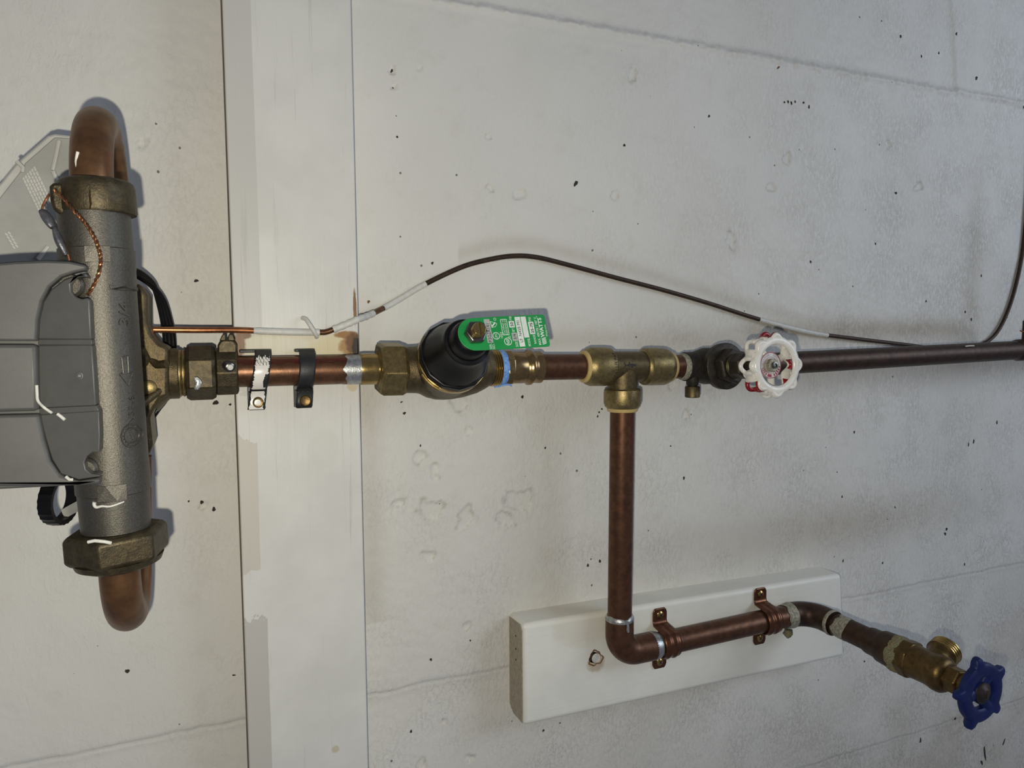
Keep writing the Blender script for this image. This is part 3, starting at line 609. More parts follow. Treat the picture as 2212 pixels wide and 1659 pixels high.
# gate valve with white handwheel
GX0 = W(1535, 793, PD).x; GZ0 = zc(GX0); GO = Vector((GX0, -PD, GZ0)); GT = math.radians(3.2); GA = Vector((0, -math.cos(GT), math.sin(GT))); GU = Vector((0, math.sin(GT), math.cos(GT)))
gv = thing('gate_valve', 'blackened bronze gate valve with small brass drain cap', 'valve', GO - Vector((0, 0, .02)))
lat('solder_ring', 1468, 1482, [(0, RP + .0002), (.4, .0126), (1, .0124)], MT['solder_old'], gv)['label'] = 'crusted pale solder ring'
b = MB().add(*lathe((xs(1478), -PD, zc(xs(1478))), (1, 0, 0), [(0, .0134), (xs(1500) - xs(1478), .0138), (xs(1506) - xs(1478), .0150), (xs(1520) - xs(1478), .0172), (xs(1552) - xs(1478), .0172), (xs(1568) - xs(1478), .0150), (xs(1572) - xs(1478), .0138), (xs(1600) - xs(1478), .0134)], 36))
build('valve_body', b, MT['bronze_black'], gv, 50)
build('bonnet_neck', MB().add(*lathe(GO, GA, [(.004, .0165), (.0165, .0172)], 36)), MT['bronze_black'], gv)
build('bonnet_flange', MB().add(*lathe(GO, GA, [(.0160, .0205), (.0165, .0212), (.0225, .0214), (.0232, .0204)], 48)), MT['bronze_black'], gv)
build('bonnet_hex', MB().add(*hexnut(GO + GA * .0228, GA, .0125, .0165, .2)), MT['bronze_black'], gv, 20, .0009)
build('packing_nut', MB().add(*hexnut(GO + GA * .0368, GA, .0140, .0118, .1)), MT['bronze_black'], gv, 20, .0008)
build('neck_thread', MB().add(*threads(GO + GA * .035, GA, .0035, .0112, .0012, .0008, 30)), MT['bronze_dark'], gv)
build('stem', MB().add(*lathe(GO, GA, [(.050, .0048), (.078, .0048)], 20)), MT['bronze_dark'], gv)
dx = W(1496, 820, PD + .004)
build('drain_boss', MB().add(*lathe((dx.x, dx.y, dx.z + .004), (0, 0, -1), [(0, .0062), (.008, .0058), (.0100, .0044), (.0112, .0044)], 24)), MT['bronze_black'], gv)
dc = build('drain_cap', MB().add(*lathe((dx.x, dx.y, dx.z - .0062), (0, 0, -1), [(0, .0064), (.0006, .0069), (.0098, .0069), (.0104, .0062)], 28)), MT['brass_olive'], gv); dc['label'] = 'knurled brass drain cap'
# white wheel: scalloped rim band with windows
WO = GO + GA * .0710
wh = thing('handwheel', 'white scalloped handwheel with worn red paint on the gate valve', 'handwheel', WO - Vector((0, 0, .03)))
nl = 8; R0 = .0258; RA = .0030; nt_ = 96; na = 8; dep = .0168
def rim_r(th): return R0 + RA * math.cos(nl * th)
b = MB(); v = []; fw = []; fr = []
red_lobes = {2, 5, 0, 7}
for i in range(nt_):
    th = 2 * math.pi * i / nt_
    for k in range(na + 1):
        s_ = k / na; rr = rim_r(th) - .0032 * (2 * s_ - 1) ** 2 - .0012 * s_
        v.append(WO + GA * (dep * s_) + (E1 * math.cos(th) + GU * math.sin(th)) * rr)
for i in range(nt_):
    ph = (i % 12); lobe = (i // 12)
    for k in range(na):
        lb = ((i + 6) // 12) % nl
        win = 2 <= k <= 5 and ((i + 6) % 12) in (3, 4, 5, 6, 7, 8)
        if win: continue
        j = (i + 1) % nt_; q = (i * (na + 1) + k, j * (na + 1) + k, j * (na + 1) + k + 1, i * (na + 1) + k + 1)
        near = ((i + 6) % 12) in (3, 9, 4, 8, 5, 6, 7) and 1 <= k <= 6
        (fr if (lb in red_lobes and near) else fw).append(q)
b.add(v, fw, 0); n0 = len(b.v); b.add(v, fr, 1)
rim = build('rim', b, [MT['wheel_white'], MT['wheel_red']], wh, 70, 0, .0036)
md = rim.modifiers.new('sub', 'SUBSURF'); md.levels = 1; md.render_levels = 1
for k in range(4):
    th = math.radians(20 + 90 * k); dr = E1 * math.cos(th) + GU * math.sin(th)
    q = smooth_path([WO + GA * .0015 + dr * .0225, WO + GA * .0020 + dr * .017, WO + GA * .0042 + dr * .0095], 4)
    build('spoke', MB().add(*sweep(q, .0030, 12)), MT['wheel_white'], wh)
b = MB(); v = []; f = []
for i in range(48):
    th = 2 * math.pi * i / 48
    for k in range(13):
        a_ = 2 * math.pi * k / 12
        v.append(WO + GA * (.0150 + .0021 * math.sin(a_)) + (E1 * math.cos(th) + GU * math.sin(th)) * (.0208 + .0034 * math.cos(a_)))
    for k in range(12): f.append((i * 13 + k, ((i + 1) % 48) * 13 + k, ((i + 1) % 48) * 13 + k + 1, i * 13 + k + 1))
build('inner_ring', b.add(v, f), MT['wheel_white'], wh)
for k in range(8):
    th = 2 * math.pi * (k + .5) / 8; dr = E1 * math.cos(th) + GU * math.sin(th)
    build('web', MB().add(*sweep([WO + GA * .0148 + dr * .0200, WO + GA * .0115 + dr * .0230], .0030, 8)), MT['wheel_white'], wh)
build('hub', MB().add(*lathe(WO, GA, [(-.001, .0086), (.0045, .0098), (.0068, .0105), (.0076, .0102)], 32)), MT['wheel_white'], wh)
ld = build('label_disc', MB().add(*lathe(WO, GA, [(.0074, .0112), (.0082, .0112)], 40)), MT['label_grey'], wh); ld['label'] = 'pale round label plate with red border'
def dring(r0, r1, h, m, nm):
    v = []; f = []
    for i in range(40):
        th = 2 * math.pi * i / 40
        for r in (r0, r1): v.append(WO + GA * h + (E1 * math.cos(th) + GU * math.sin(th)) * r)
    for i in range(40): j = (i + 1) % 40; f.append((2 * i, 2 * j, 2 * j + 1, 2 * i + 1))
    return build(nm, MB().add(v, f), m, ld, 0)
dring(.0111, .0105, .00828, MT['label_red'], 'red_border'); dring(.0070, .0067, .00828, MT['label_red'], 'red_border')
def disc_pt(th, r): return WO + GA * .0083 + (E1 * math.cos(th) + GU * math.sin(th)) * r
v, f, _ = text_mesh('RED', 0, .01)
build('lettering', MB().add([disc_pt(math.radians(238 - 46 * q[0]), .0074 + .0026 * q[1]) for q in v], f), MT['label_red'], ld, 0)
for a0, a1, m in [(246, 274, MT['label_red'])] + [(290 + 14 * k, 298 + 14 * k, MT['label_red']) for k in range(5)] + [(100 + 11 * k, 106 + 11 * k, MT['label_tint']) for k in range(7)] + [(40 + 9 * k, 43 + 9 * k, MT['label_tint']) for k in range(4)]:
    v = []; f = []
    for i in range(7):
        th = math.radians(a0 + (a1 - a0) * i / 6); v += [disc_pt(th, .0076), disc_pt(th, .0100)]
    for i in range(6): f.append((2 * i, 2 * i + 1, 2 * i + 3, 2 * i + 2))
    build('faded_mark', MB().add(v, f), m, ld, 0)
build('wheel_nut', MB().add(*hexnut(WO + GA * .0080, GA, .0042, .0060, .3)), MT['solder_old'], wh, 20, .0004)
build('stem_end', MB().add(*lathe(WO + GA * .0120, GA, [(0, .0030), (.0020, .0028), (.0021, .0016), (.0012, .0014)], 20)), MT['steel'], wh)

t = pipe('copper_pipe', 'long dark brown copper pipe running right from the gate valve', 1584, 2205, MT['copper_dark'])
p = Vector((xs(2060), -PD, 0)); q = W(2096, 747, PD + .0095)
build('paint_drip', MB().add(*sweep([W(2086, 748, PD + .0102), W(2095, 747, PD + .0104), W(2104, 747, PD + .0102)], .0007, 8)), MT['white_paint'], t)
cp = thing('pipe_coupling', 'dark copper coupling on the long pipe at right edge', 'pipe fitting', (xs(2200), -PD, zc(xs(2200)) - .013))
p, a, L = seg_axis(xs(2192), xs(2240)); build('sleeve', MB().add(*lathe(p, a, [(0, RP + .0002), (.004, .0128), (L - .004, .0130), (L, .0120)], 36)), MT['copper_dark'], cp)
build('outgoing_tube', MB().add(*lathe(p + a * (L - .002), a, [(0, RP), (.42, RP)], 36)), MT['copper_dark'], cp)
build('riser', MB().add(*lathe((xs(2218), -PD, zc(xs(2218)) + .008), (0, 0, 1), [(0, .0065), (.026, .0062), (.027, .005)], 20)), MT['copper_dark'], cp)
build('riser_wire', MB().add(*sweep(smooth_path([W(2204, 714, PD), W(2208, 716, PD), W(2216, 716, PD)], 4), .0008, 8)), MT['wire_bare'], cp)

# ------------------------------------------------------------------ drop pipe, elbow, lower pipe, hose bib
xd = xt; zd0 = zb(884); EZ = W(1440, 1388, .044).z; ED = .045
xe = W(1338, 1385, ED).x
ztop = W(1338, 1334, ED).z
dp = thing('copper_pipe', 'vertical copper drop pipe between brass tee and lower elbow', 'pipe', (xe, -ED, ztop))
build('tube', MB().add(*sweep([(xd, -PD, zd0), (xe, -ED, ztop - .008)], RP, 40)), MT['copper_brown'], dp)
p0 = Vector((xd, -PD, zd0)); p1 = Vector((xe, -ED, ztop)); v = []; f = []
for i in range(31):
    q = p0 + (p1 - p0) * (.02 + .32 * i / 30)
    for k in range(4): th = math.radians(12 + 8 * k); v.append(q + Vector((math.sin(th), -math.cos(th), 0)) * (RP + .00012))
for i in range(30):
    for k in range(3):
        if (i * 5 + k * 7) % 8 not in (0, 3): f.append((i * 4 + k, i * 4 + k + 1, i * 4 + k + 5, i * 4 + k + 4))
build('red_print', MB().add(v, f), MT['red_copper'], dp)['label'] = 'worn reddish print near the top'
el = thing('copper_elbow', 'brown copper elbow turning from drop pipe to lower pipe', 'pipe elbow', (xe, -ED, EZ))
xr_ = W(1412, 1392, ED).x; RB = .0175
path = [Vector((xe, -ED, ztop))] + arc((xe + RB, -ED, EZ + RB), (-1, 0, 0), (0, 0, -1), RB, 0, math.pi / 2, 14) + [Vector((xr_, -ED, EZ))]
build('bend', MB().add(*sweep(path, .0130, 40)), MT['copper_brown'], el)
v, f = lathe((xe, -ED, ztop + .0028), (0, 0, -1), [(0, RP + .0002), (.0012, .0124), (.0036, .0132), (.0050, .0129)], 48, caps=False)
for k in range(48): v[k] = v[k] + Vector((0, 0, .0006 * math.sin(k * .39) + .0004 * math.sin(k * .92)))
so = build('solder_band', MB().add(v, f), MT['solder'], el); so['label'] = 'silver solder band with a drip'
build('solder_drip', MB().add(*sweep([W(1352, 1340, ED + .0128), W(1356, 1350, ED + .0128), W(1356, 1360, ED + .0128), W(1357, 1366, ED + .0128)], lambda t: .0009 + .0012 * math.sin(t * 3.0) * t, 10)), MT['solder'], el)
v, f = lathe((xr_ - .004, -ED, EZ), (1, 0, 0), [(0, .0129), (.0035, .0131), (.0085, RP + .0008), (.0100, RP + .0002)], 48, caps=False)
for k in range(48): v[144 + k] = v[144 + k] + Vector((.0014 * math.sin(k * .393) + .0008 * math.sin(k * .92), 0, 0))
build('solder_band', MB().add(v, f), MT['solder'], el)['label'] = 'grey solder band'
x2 = W(1745, 1316, .044).x; z2 = W(1745, 1316, .044).z - .002
lp = thing('copper_pipe', 'lower brown copper pipe strapped to the white wood block', 'pipe', (xr_, -ED, EZ))
xl = W(1706, 1334, ED).x
build('tube', MB().add(*sweep([(xr_ - .003, -ED, EZ), (xl + .004, -ED, z2)], RP, 40)), MT['copper_brown'], lp)
# two-hole copper straps
def tube_strap(px, label):
    x0 = W(px, 1335, bt + .001).x; cz_ = float(np.interp(x0 + .004, [xr_, xl], [EZ, z2]))
    t = thing('tube_strap', label, 'pipe strap', (x0, -bt, cz_ - .03), 'copper straps on the wood block')
    prof = []; rb = .0128; yb = -bt - .0010
    for z in (.0300, .0285, .026, .022, .0185): prof.append((yb, z))
    prof += [(yb - .0006, .0158), (yb - .0022, .0143)]
    for i in range(19):
        a = math.radians(62 - 124 * i / 18); prof.append((-ED - rb * math.cos(a) * 1.0, rb * math.sin(a) * 1.02))
    prof += [(yb - .0022, -.0143), (yb - .0006, -.0158)]
    for z in (-.0185, -.022, -.026, -.0285, -.0300): prof.append((yb, z))
    b = MB(); v = []; f = []; nu = 13; hw = .0078; n = len(prof)
    for i, (y, z) in enumerate(prof):
        e = min(abs(abs(z) - .0300), .0045) / .0045 if abs(z) > .025 else 1.0
        w = hw * (1 - .32 * (1 - e) ** 2) * (1 if abs(z) > .0155 else 1.12)
        for k in range(nu):
            u = -1 + 2 * k / (nu - 1); on = max(0, 1 - max(0, (abs(z) - .0115)) / .004)
            bump = .0012 * on * (math.exp(-((abs(u) - .42) / .16) ** 2))
            n_ = Vector((0, y + ED, z)); n_ = n_.normalized() if n_.length > 0 else Vector((0, -1, 0))
            v.append(Vector((x0 + u * w, y, cz_ + z)) + (n_ * bump if on > 0 else Vector((0, 0, 0))))
    for i in range(n - 1):
        for k in range(nu - 1): f.append((i * nu + k, i * nu + k + 1, (i + 1) * nu + k + 1, (i + 1) * nu + k))
    build('strap_band', b.add(v, f), MT['copper_bright'], t, 50, 0, .0011)
    for z in (.0235, -.0235):
        o = Vector((x0, yb - .0005, cz_ + z)); sc_ = build('screw', MB().add(*lathe(o, (0, -1, 0), [(0, .0038), (.0006, .0037), (.0016, .0024), (.0018, .001)], 20)), MT['brass_shiny'], t)
        b2 = MB().add(*plate(o + Vector((0, -.0016, 0)), Vector((.7, 0, .7)), Vector((-.7, 0, .7)), Vector((0, -1, 0)), -.002, .002, -.0004, .0004, .0003)); b2.add(*plate(o + Vector((0, -.0016, 0)), Vector((.7, 0, -.7)), Vector((.7, 0, .7)), Vector((0, -1, 0)), -.002, .002, -.0004, .0004, .0003))
        build('cross_slot', b2, MT['bronze_black'], sc_, 0)
    return t
tube_strap(1425, 'two-hole copper strap beside the lower elbow, brass screws')
tube_strap(1641, 'two-hole copper strap beside the crusted solder joint near the hose bib')
# second elbow turning out of the wall
e2 = thing('copper_elbow', 'dark copper elbow turning out of the wall toward the hose bib', 'pipe elbow', (x2, -ED, z2))
RB2 = .021; RE = .0125
path = [Vector((xl, -ED, z2))] + arc((x2 - RB2, -ED - RB2, z2), (0, 1, 0), (1, 0, 0), RB2, 0, math.pi / 2, 14) + [Vector((x2, -.078, z2))]
build('bend', MB().add(*sweep(path, RE, 40)), MT['copper_dark'], e2)
v, f = lathe((xl - .009, -ED, z2), (1, 0, 0), [(0, RP + .0003), (.004, .0122), (.0085, .0131), (.0105, .0130)], 48, caps=False)
for k in range(48): v[k] = v[k] + Vector((.0012 * math.sin(k * .393 + 1) + .0007 * math.sin(k * .92), 0, 0))
build('solder_crust', MB().add(v, f), MT['solder_old'], e2)['label'] = 'crusted pale solder joint'
bl = W(1702, 1372, ED)
build('solder_blob', MB().add(*lathe((bl.x, bl.y, bl.z + .006), (0, 0, -1), [(0, .0035), (.004, .0045), (.0075, .0030), (.0092, .001)], 18, rfun=lambda th, t: 1 + .25 * math.sin(3 * th + t * 900))), MT['verdigris'], e2)
build('solder_ring', MB().add(*lathe((x2, -.0755, z2), (0, -1, 0), [(0, .0127), (.001, .0132), (.003, .0130), (.0038, .0122)], 40, caps=False)), MT['solder_old'], e2)
# stub + hose bib along -Y
BO = Vector((x2, 0, z2)); BA = Vector((.02, -1, -.012)).normalized()
def bl_(prof, seg=36, **kw): return lathe(BO, BA, prof, seg, **kw)
sb = thing('copper_pipe', 'dark copper stub with pale flux stain behind the hose bib', 'pipe', (x2, -.078, z2 - RP))
build('tube', MB().add(*bl_([(.074, RP), (.128, RP)])), MT['copper_dark'], sb)
v, f = bl_([(.084, RP + .0002), (.087, RP + .0004), (.0935, RP + .0004), (.097, RP + .0002)], 40, caps=False)
for k in range(40): v[k] = v[k] + BA * (.0014 * math.sin(k * .471) + .0010 * math.sin(k * 1.1)); v[120 + k] = v[120 + k] + BA * (.0018 * math.sin(k * .314))
build('flux_stain', MB().add(v, f), MT['solder_old'], sb)['label'] = 'pale flux stain ring'
hb = thing('hose_bib', 'weathered brass hose bib with threaded outlet at lower right', 'hose bib', BO + BA * .15 - Vector((0, 0, .02)))
build('female_adapter', MB().add(*bl_([(.118, .0120), (.121, .0128), (.130, .0130), (.134, .0150), (.148, .0160), (.153, .0158)])), MT['copper_dark'], hb)
build('corrosion_crust', MB().add(*bl_([(.147, .0161), (.150, .0168), (.154, .0166), (.158, .0158)], 40, rfun=lambda th, t: 1 + .03 * math.sin(5 * th + 1) + .02 * math.sin(11 * th))), MT['verdigris'], hb)['label'] = 'green and tan corrosion crust'
build('hex_shoulder', MB().add(*hexnut(BO + BA * .155, BA, .012, .0172, .2, seg=8)), MT['bib_brass'], hb, 25, .001)
build('bib_body', MB().add(*bl_([(.165, .0155), (.170, .0148), (.180, .0145), (.186, .0152), (.189, .0160), (.194, .0158), (.197, .0140), (.199, .0112)])), MT['bib_brass'], hb)
build('packing_nut', MB().add(*hexnut(BO + BA * .197, BA, .0135, .0118, .35)), MT['bib_brass'], hb, 25, .001)
build('stem', MB().add(*bl_([(.210, .0085), (.216, .0078), (.222, .0046), (.229, .0044)], 24)), MT['bib_brass'], hb)
OD = (Vector((.95, .16, .26))).normalized(); ob_ = BO + BA * .179
build('outlet', MB().add(*lathe(ob_, OD, [(.006, .0112), (.016, .0098), (.021, .0112), (.023, .0128)], 32)), MT['bib_brass'], hb)
build('outlet_thread', MB().add(*threads(ob_ + OD * .0225, OD, .0105, .0134, .0022, .0012)), MT['brass_shiny'], hb)
BW = BO + BA * .226
bw = thing('handwheel', 'dark blue five-lobed handwheel on the hose bib', 'handwheel', BW - Vector((0, 0, .03)))
_, b1, b2_ = basis(BA, (0, 0, 1)); RW = .0250; n = 120
def wr(th):
    q = 0
    for k in range(5):
        d_ = (th - math.radians(12 + 72 * k) + math.pi) % (2 * math.pi) - math.pi; q += .0066 * math.exp(-(d_ / .15) ** 4)
    return RW + q
b = MB(); v = []; f = []; m_ = 14
for i in range(n):
    th = 2 * math.pi * i / n; ro = wr(th); ri = .0132; rc = (ro + ri) / 2; hr = (ro - ri) / 2
    for k in range(m_):
        a = 2 * math.pi * k / m_; c_ = math.copysign(abs(math.cos(a)) ** .6, math.cos(a)); s_ = math.copysign(abs(math.sin(a)) ** .55, math.sin(a))
        v.append(BW + (b1 * math.cos(th) + b2_ * math.sin(th)) * (rc + hr * c_) + BA * (.0038 * s_ - .0009))
for i in range(n):
    j = (i + 1) % n
    for k in range(m_): k2 = (k + 1) % m_; f.append((i * m_ + k, j * m_ + k, j * m_ + k2, i * m_ + k2))
build('rim', b.add(v, f), MT['blue'], bw)
for ang in (55, 185, 300):
    th = math.radians(ang); dr = Vector((math.cos(th), 0, math.sin(th)))
    build('spoke', MB().add(*sweep([BW + dr * .0160, BW + dr * .011 - BA * .001, BW + dr * .004 - BA * .001], .0052, 14, flat=.62, up=BA)), MT['blue'], bw)
build('hub', MB().add(*lathe(BW, BA, [(-.006, .0085), (.001, .0095), (.0015, .0092)], 28)), MT['blue'], bw)
ws = build('wheel_screw', MB().add(*lathe(BW, BA, [(.0010, .0092), (.0022, .0090), (.0030, .0060), (.0044, .0050), (.0052, .0030)], 28)), MT['bronze_black'], bw); ws['label'] = 'dull brass wheel screw'
build('screw_slot', MB().add(*plate(BW + BA * .0051, b1, b2_, BA, -.0028, .0028, -.0005, .0005, .0004)), MT['bib_brass'], ws, 0)

# ------------------------------------------------------------------ black pipe straps on the stud
def black_strap(px, tilt, label, painted):
    x0 = W(px, 800, PD + .006).x; z0 = zc(x0)
    t = thing('pipe_strap', label, 'pipe strap', (x0, -.038, z0 - .03), 'black straps on the white stud')
    prof = [(-.0395, .0150), (-.046, .0150), (-.052, .0146)]
    for i in range(13):
        a = math.radians(78 - 150 * i / 12); prof.append((-PD - .0128 * math.cos(a) - .0006, .0132 * math.sin(a)))
    prof += [(-.0605, -.0170), (-.0612, -.0225), (-.0608, -.0268)]
    b = MB(); v = []; f = []; fi = []
    n = len(prof); nu = 9; hw = .0056
    for y, z in prof:
        for k in range(nu): u = -1 + 2 * k / (nu - 1); v.append(Vector((x0 + u * hw - tilt * z, y - .0004 * (1 - u * u), z0 + z)))
    g = random.Random(px)
    for i in range(n - 1):
        for k in range(nu - 1): f.append((i * nu + k, i * nu + k + 1, (i + 1) * nu + k + 1, (i + 1) * nu + k))
    build('strap_band', b.add(v, f), MT['black_strap'], t, 50, 0, .0017)
    if painted:
        b = MB(); v = []; f = []; nu2 = 37
        ps = [Vector((0, y, z)) for y, z in prof[4:]]; ps = smooth_path(ps, 10)
        for q in ps:
            nrm = Vector((0, q.y + PD, q.z)).normalized() if q.z > -.014 else Vector((0, -1, 0))
            for k in range(nu2): u = -1 + 2 * k / (nu2 - 1); w_ = q + nrm * .00115; v.append(Vector((x0 + u * hw * .97 - tilt * q.z, w_.y - .0004 * (1 - u * u), z0 + w_.z)))
        for i in range(len(ps) - 1):
            for k in range(nu2 - 1):
                u = -1 + 2 * (k + .5) / (nu2 - 1); s_ = i / len(ps)
                hole = (u > .35 and .40 < s_ < .66 and (u - .35) > abs(s_ - .53) * 1.4) or (u < -.84 + .05 * math.sin(i * .31) + .04 * math.sin(i * .83)) or (u > .86 + .06 * math.sin(i * .37) + .05 * math.sin(i * 1.1)) or (s_ < .09 + .03 * math.sin(k * .5) + .015 * math.sin(k * 1.3)) or (s_ < .26 and abs(math.sin(u * 9 + s_ * 40) + math.sin(u * 23 - s_ * 31)) < .22)
                if not hole: f.append((i * nu2 + k, i * nu2 + k + 1, (i + 1) * nu2 + k + 1, (i + 1) * nu2 + k))
        build('paint_coat', MB().add(v, f), MT['wheel_white'], t, 0)['label'] = 'chipped white paint on the strap'
    xf = x0 + tilt * .021
    build('hook_tab', MB().add(*box(x0 - (.0135 if painted else .0062), x0 + .0052, -.0485, -.0385, z0 + .0135, z0 + .0158)), MT['black_strap'], t, 0, .0005)
    build('strap_foot', MB().add(*box(xf - .0054, xf + .0054, -.0605, -.040, z0 - .0275, z0 - .0255)), MT['black_strap'], t, 0, .0005)
    for k in range(3):
        build('foot_rib', MB().add(*box(xf - .0048 + .0034 * k, xf - .0036 + .0034 * k, -.0605, -.040, z0 - .0258, z0 - .0150)), MT['black_strap'], t, 0, .0003)
    build('foot_base', MB().add(*box(xf - .0054, xf + .0054, -.0412, -.0382, z0 - .0285, z0 - .0120)), MT['meter_plastic'], t, 0, .0005)
    build('screw', MB().add(*lathe((xf + .0006, -.0615, z0 - .0218), (0, -1, 0), [(0, .0041), (.0008, .0041), (.0014, .0034), (.0010, .0015)], 24)), MT['bib_brass'], t)
black_strap(563, -.16, 'black pipe strap chipped with white paint, beside the ground clamp', True)
black_strap(661, -.10, 'unpainted black pipe strap, the one nearer the regulator', False)

# ------------------------------------------------------------------ wires
wr_ = .0022
gw_pts = [W(314, 712, .046), W(420, 713, .045), W(510, 713, .0425), W(560, 715, .0412), W(620, 717, .0410), W(690, 718, .0410), W(705, 717, .0410), W(722, 711, .0412), W(750, 700, .0412), W(772, 690, .0405), W(790, 684, .030), W(812, 674, .016), W(850, 654, .0062)] + \
    [W(x, y, .0052) for x, y in wire_px[3:]] + [W(2010, 752, .006), W(2060, 757, .007), W(2105, 750, .007), W(2138, 734, .0065), W(2160, 708, .0062), W(2180, 664, .006), W(2196, 610, .006), W(2208, 550, .006), W(2216, 480, .006), W(2222, 400, .006), W(2228, 250, .006), W(2236, 0, .006), W(2246, -250, .006)]
gw = thing('ground_wire', 'copper ground wire, partly painted white, snaking across stud and wall', 'wire', gw_pts[5])
NS = 8; path = smooth_path(gw_pts, NS)
def sec(a, b): return path[int(a * NS):int(b * NS) + 1]
build('bare_section', MB().add(*sweep(sec(0, 3), wr_, 14)), MT['wire_bare'], gw)['label'] = 'bright bare copper stretch'
build('painted_section', MB().add(*sweep(sec(2.75, 5.1), lambda t: wr_ + .0004 * min(1, t * 8), 14)), MT['white_paint'], gw)['label'] = 'white painted stretch on the stud'
build('bare_section', MB().add(*sweep(sec(5.0, 7), wr_, 14)), MT['copper'], gw)
build('painted_section', MB().add(*sweep(sec(6.9, 10.75), lambda t: wr_ + .0005 + .0002 * math.sin(t * 40), 14)), MT['white_paint'], gw)
build('bare_section', MB().add(*sweep(sec(10.7, 11.6), wr_ + .0001, 14)), MT['copper'], gw)
build('painted_section', MB().add(*sweep(sec(11.5, 13.1), lambda t: wr_ + .0004 - .0003 * max(0, t - .7), 14)), MT['white_paint'], gw)
build('dark_section', MB().add(*sweep(sec(13, 22.05), wr_, 14)), MT['wire_dark'], gw)['label'] = 'dark oxidised stretch'
build('painted_section', MB().add(*sweep(sec(22, 23.4), lambda t: wr_ + .0004 * math.sin(math.pi * min(1, max(0, t))) , 14)), MT['white_paint'], gw)
build('dark_section', MB().add(*sweep(sec(23.3, len(gw_pts) - 1), wr_, 14)), MT['wire_dark'], gw)
st = thing('wire_staple', 'white painted bent nail pinning the ground wire to the stud', 'nail', W(668, 712, .040))
build('shank', MB().add(*sweep(smooth_path([W(653, 687, .0395), W(660, 689, .0425), W(668, 700, .0455), W(676, 713, .0460), W(683, 725, .0425), W(684, 728, .0385)], 5), .0016, 12)), MT['white_paint'], st)
# black meter cables
cb = thing('meter_cable', 'black three-strand cable curving behind the brass yoke outlet', 'cable', W(370, 745, .01))
for k in range(3):
    o = (k - 1)
    pts = [W(285, 588 + o * 4, .055), W(303, 594 + o * 5, .048), W(330, 616 + o * 3, .036), W(348 + o * 5, 650, .028), W(360 + o * 7, 695, .022), W(366 + o * 8, 735, .018), W(366 + o * 8, 800, .014), W(352 + o * 7, 858, .013), W(335 + o * 6, 884, .013), W(308 + o * 5, 925, .014), W(290, 965, .016)]
    build('strand', MB().add(*sweep(smooth_path(pts, 6), .00215, 12)), MT['black_rubber'], cb)

# ------------------------------------------------------------------ copper loops and water meter
MD, BD = .160, .078; RL = .0104
XT = W(198, 380, MD).x; XB = W(258, 1230, MD).x
def maxis(z): return float(np.interp(z, [1.17, 1.385], [XB, XT]))
zn1t, zn1b = W(205, 392, MD).z, W(208, 466, MD).z
zn2t, zn2b = W(252, 1140, MD).z, W(255, 1222, MD).z
def loop(sign, zs, zy, X, label):
    t = thing('copper_loop', label, 'pipe', (X, -BD, zs))
    Rr = (MD - BD) / 2; top = zs
    pts = [Vector((X, -MD, zs - sign * .012))] + arc((X, -(MD + BD) / 2, zs), (0, -1, 0), (0, 0, sign), Rr, 0, math.pi, 28) + [Vector((X + .002, -BD, zy))]
    build('tube', MB().add(*sweep(pts, RL, 36)), MT['copper_loop'], t); return t
c1 = loop(1, W(198, 402, MD).z, W(300, 618, BD).z, XT, 'upper bent copper tube loop above the water meter')
loop(-1, W(258, 1216, MD).z, W(300, 985, BD).z, XB, 'lower bent copper tube loop below the water meter')
pk = W(213, 246, .118); build('paint_drip', MB().add(*lathe(W(214, 244, .125), (.1, -.5, .85), [(-.002, .0042), (.0012, .0034), (.0016, .001)], 14, rfun=lambda th, t: 1 + .3 * math.sin(3 * th))), MT['white_paint'], c1)
build('paint_drip', MB().add(*sweep(smooth_path([W(168, 328, MD + .0070), W(165, 348, MD + .0068), W(168, 366, MD + .0074), W(177, 384, MD + .0088)], 5), .0008, 8)), MT['wheel_white'], c1)

wm = thing('water_meter', 'grey water meter with vertical cast body and large plastic housing', 'water meter', (maxis(1.28), -MD, zn2b))
zz = lambda y: W(235, y, MD).z
rb = .0178
prof = [(465, rb * .97), (540, rb), (542, rb * 1.035), (560, rb * 1.035), (575, rb * 1.03), (600, rb * 1.0), (640, rb * 1.0), (985, rb * 1.02), (1030, rb * 1.04), (1060, rb * 1.04), (1062, rb), (1142, rb * .97)]
p0 = Vector((maxis(zz(465)), -MD, zz(465))); p1 = Vector((maxis(zz(1142)), -MD, zz(1142))); ax_ = (p1 - p0).normalized()
body = build('body', MB().add(*lathe(p0, ax_, [((zz(465) - zz(y)), r) for y, r in prof], 48)), MT['meter_metal'], wm)
def on_body(px, py, h=0.0):
    z = W(px, py, MD + rb * .9).z; X = maxis(z); dxp = W(px, py, MD + rb * .9).x - X; th = math.asin(max(-.98, min(.98, dxp / rb)))
    return X, th, z
def body_patch(name, pts_uv, m, h, parent=None):
    """flat outline laid on the barrel; points are photo pixels"""
    v = []
    for px, py in pts_uv:
        X, th, z = on_body(px, py); v.append(Vector((X + (rb + h) * math.sin(th), -MD - (rb + h) * math.cos(th), z)))
    n = len(v); v2 = []
    for px, py in pts_uv: X, th, z = on_body(px, py); v2.append(Vector((X + (rb - .0006) * math.sin(th), -MD - (rb - .0006) * math.cos(th), z)))
    return build(name, MB().add(v + v2, [tuple(range(n))] + [(i, (i + 1) % n, (i + 1) % n + n, i + n) for i in range(n)]), m, parent or body, 0, .0002)
body_patch('cast_pad', [(184, 532), (205, 532), (220, 532), (236, 532), (238, 566), (222, 567), (205, 567), (186, 567)], MT['meter_metal'], .0014)
body_patch('cast_pad', [(212, 1048), (230, 1048), (252, 1046), (272, 1044), (273, 1078), (254, 1081), (232, 1083), (214, 1084)], MT['meter_metal'], .0014)
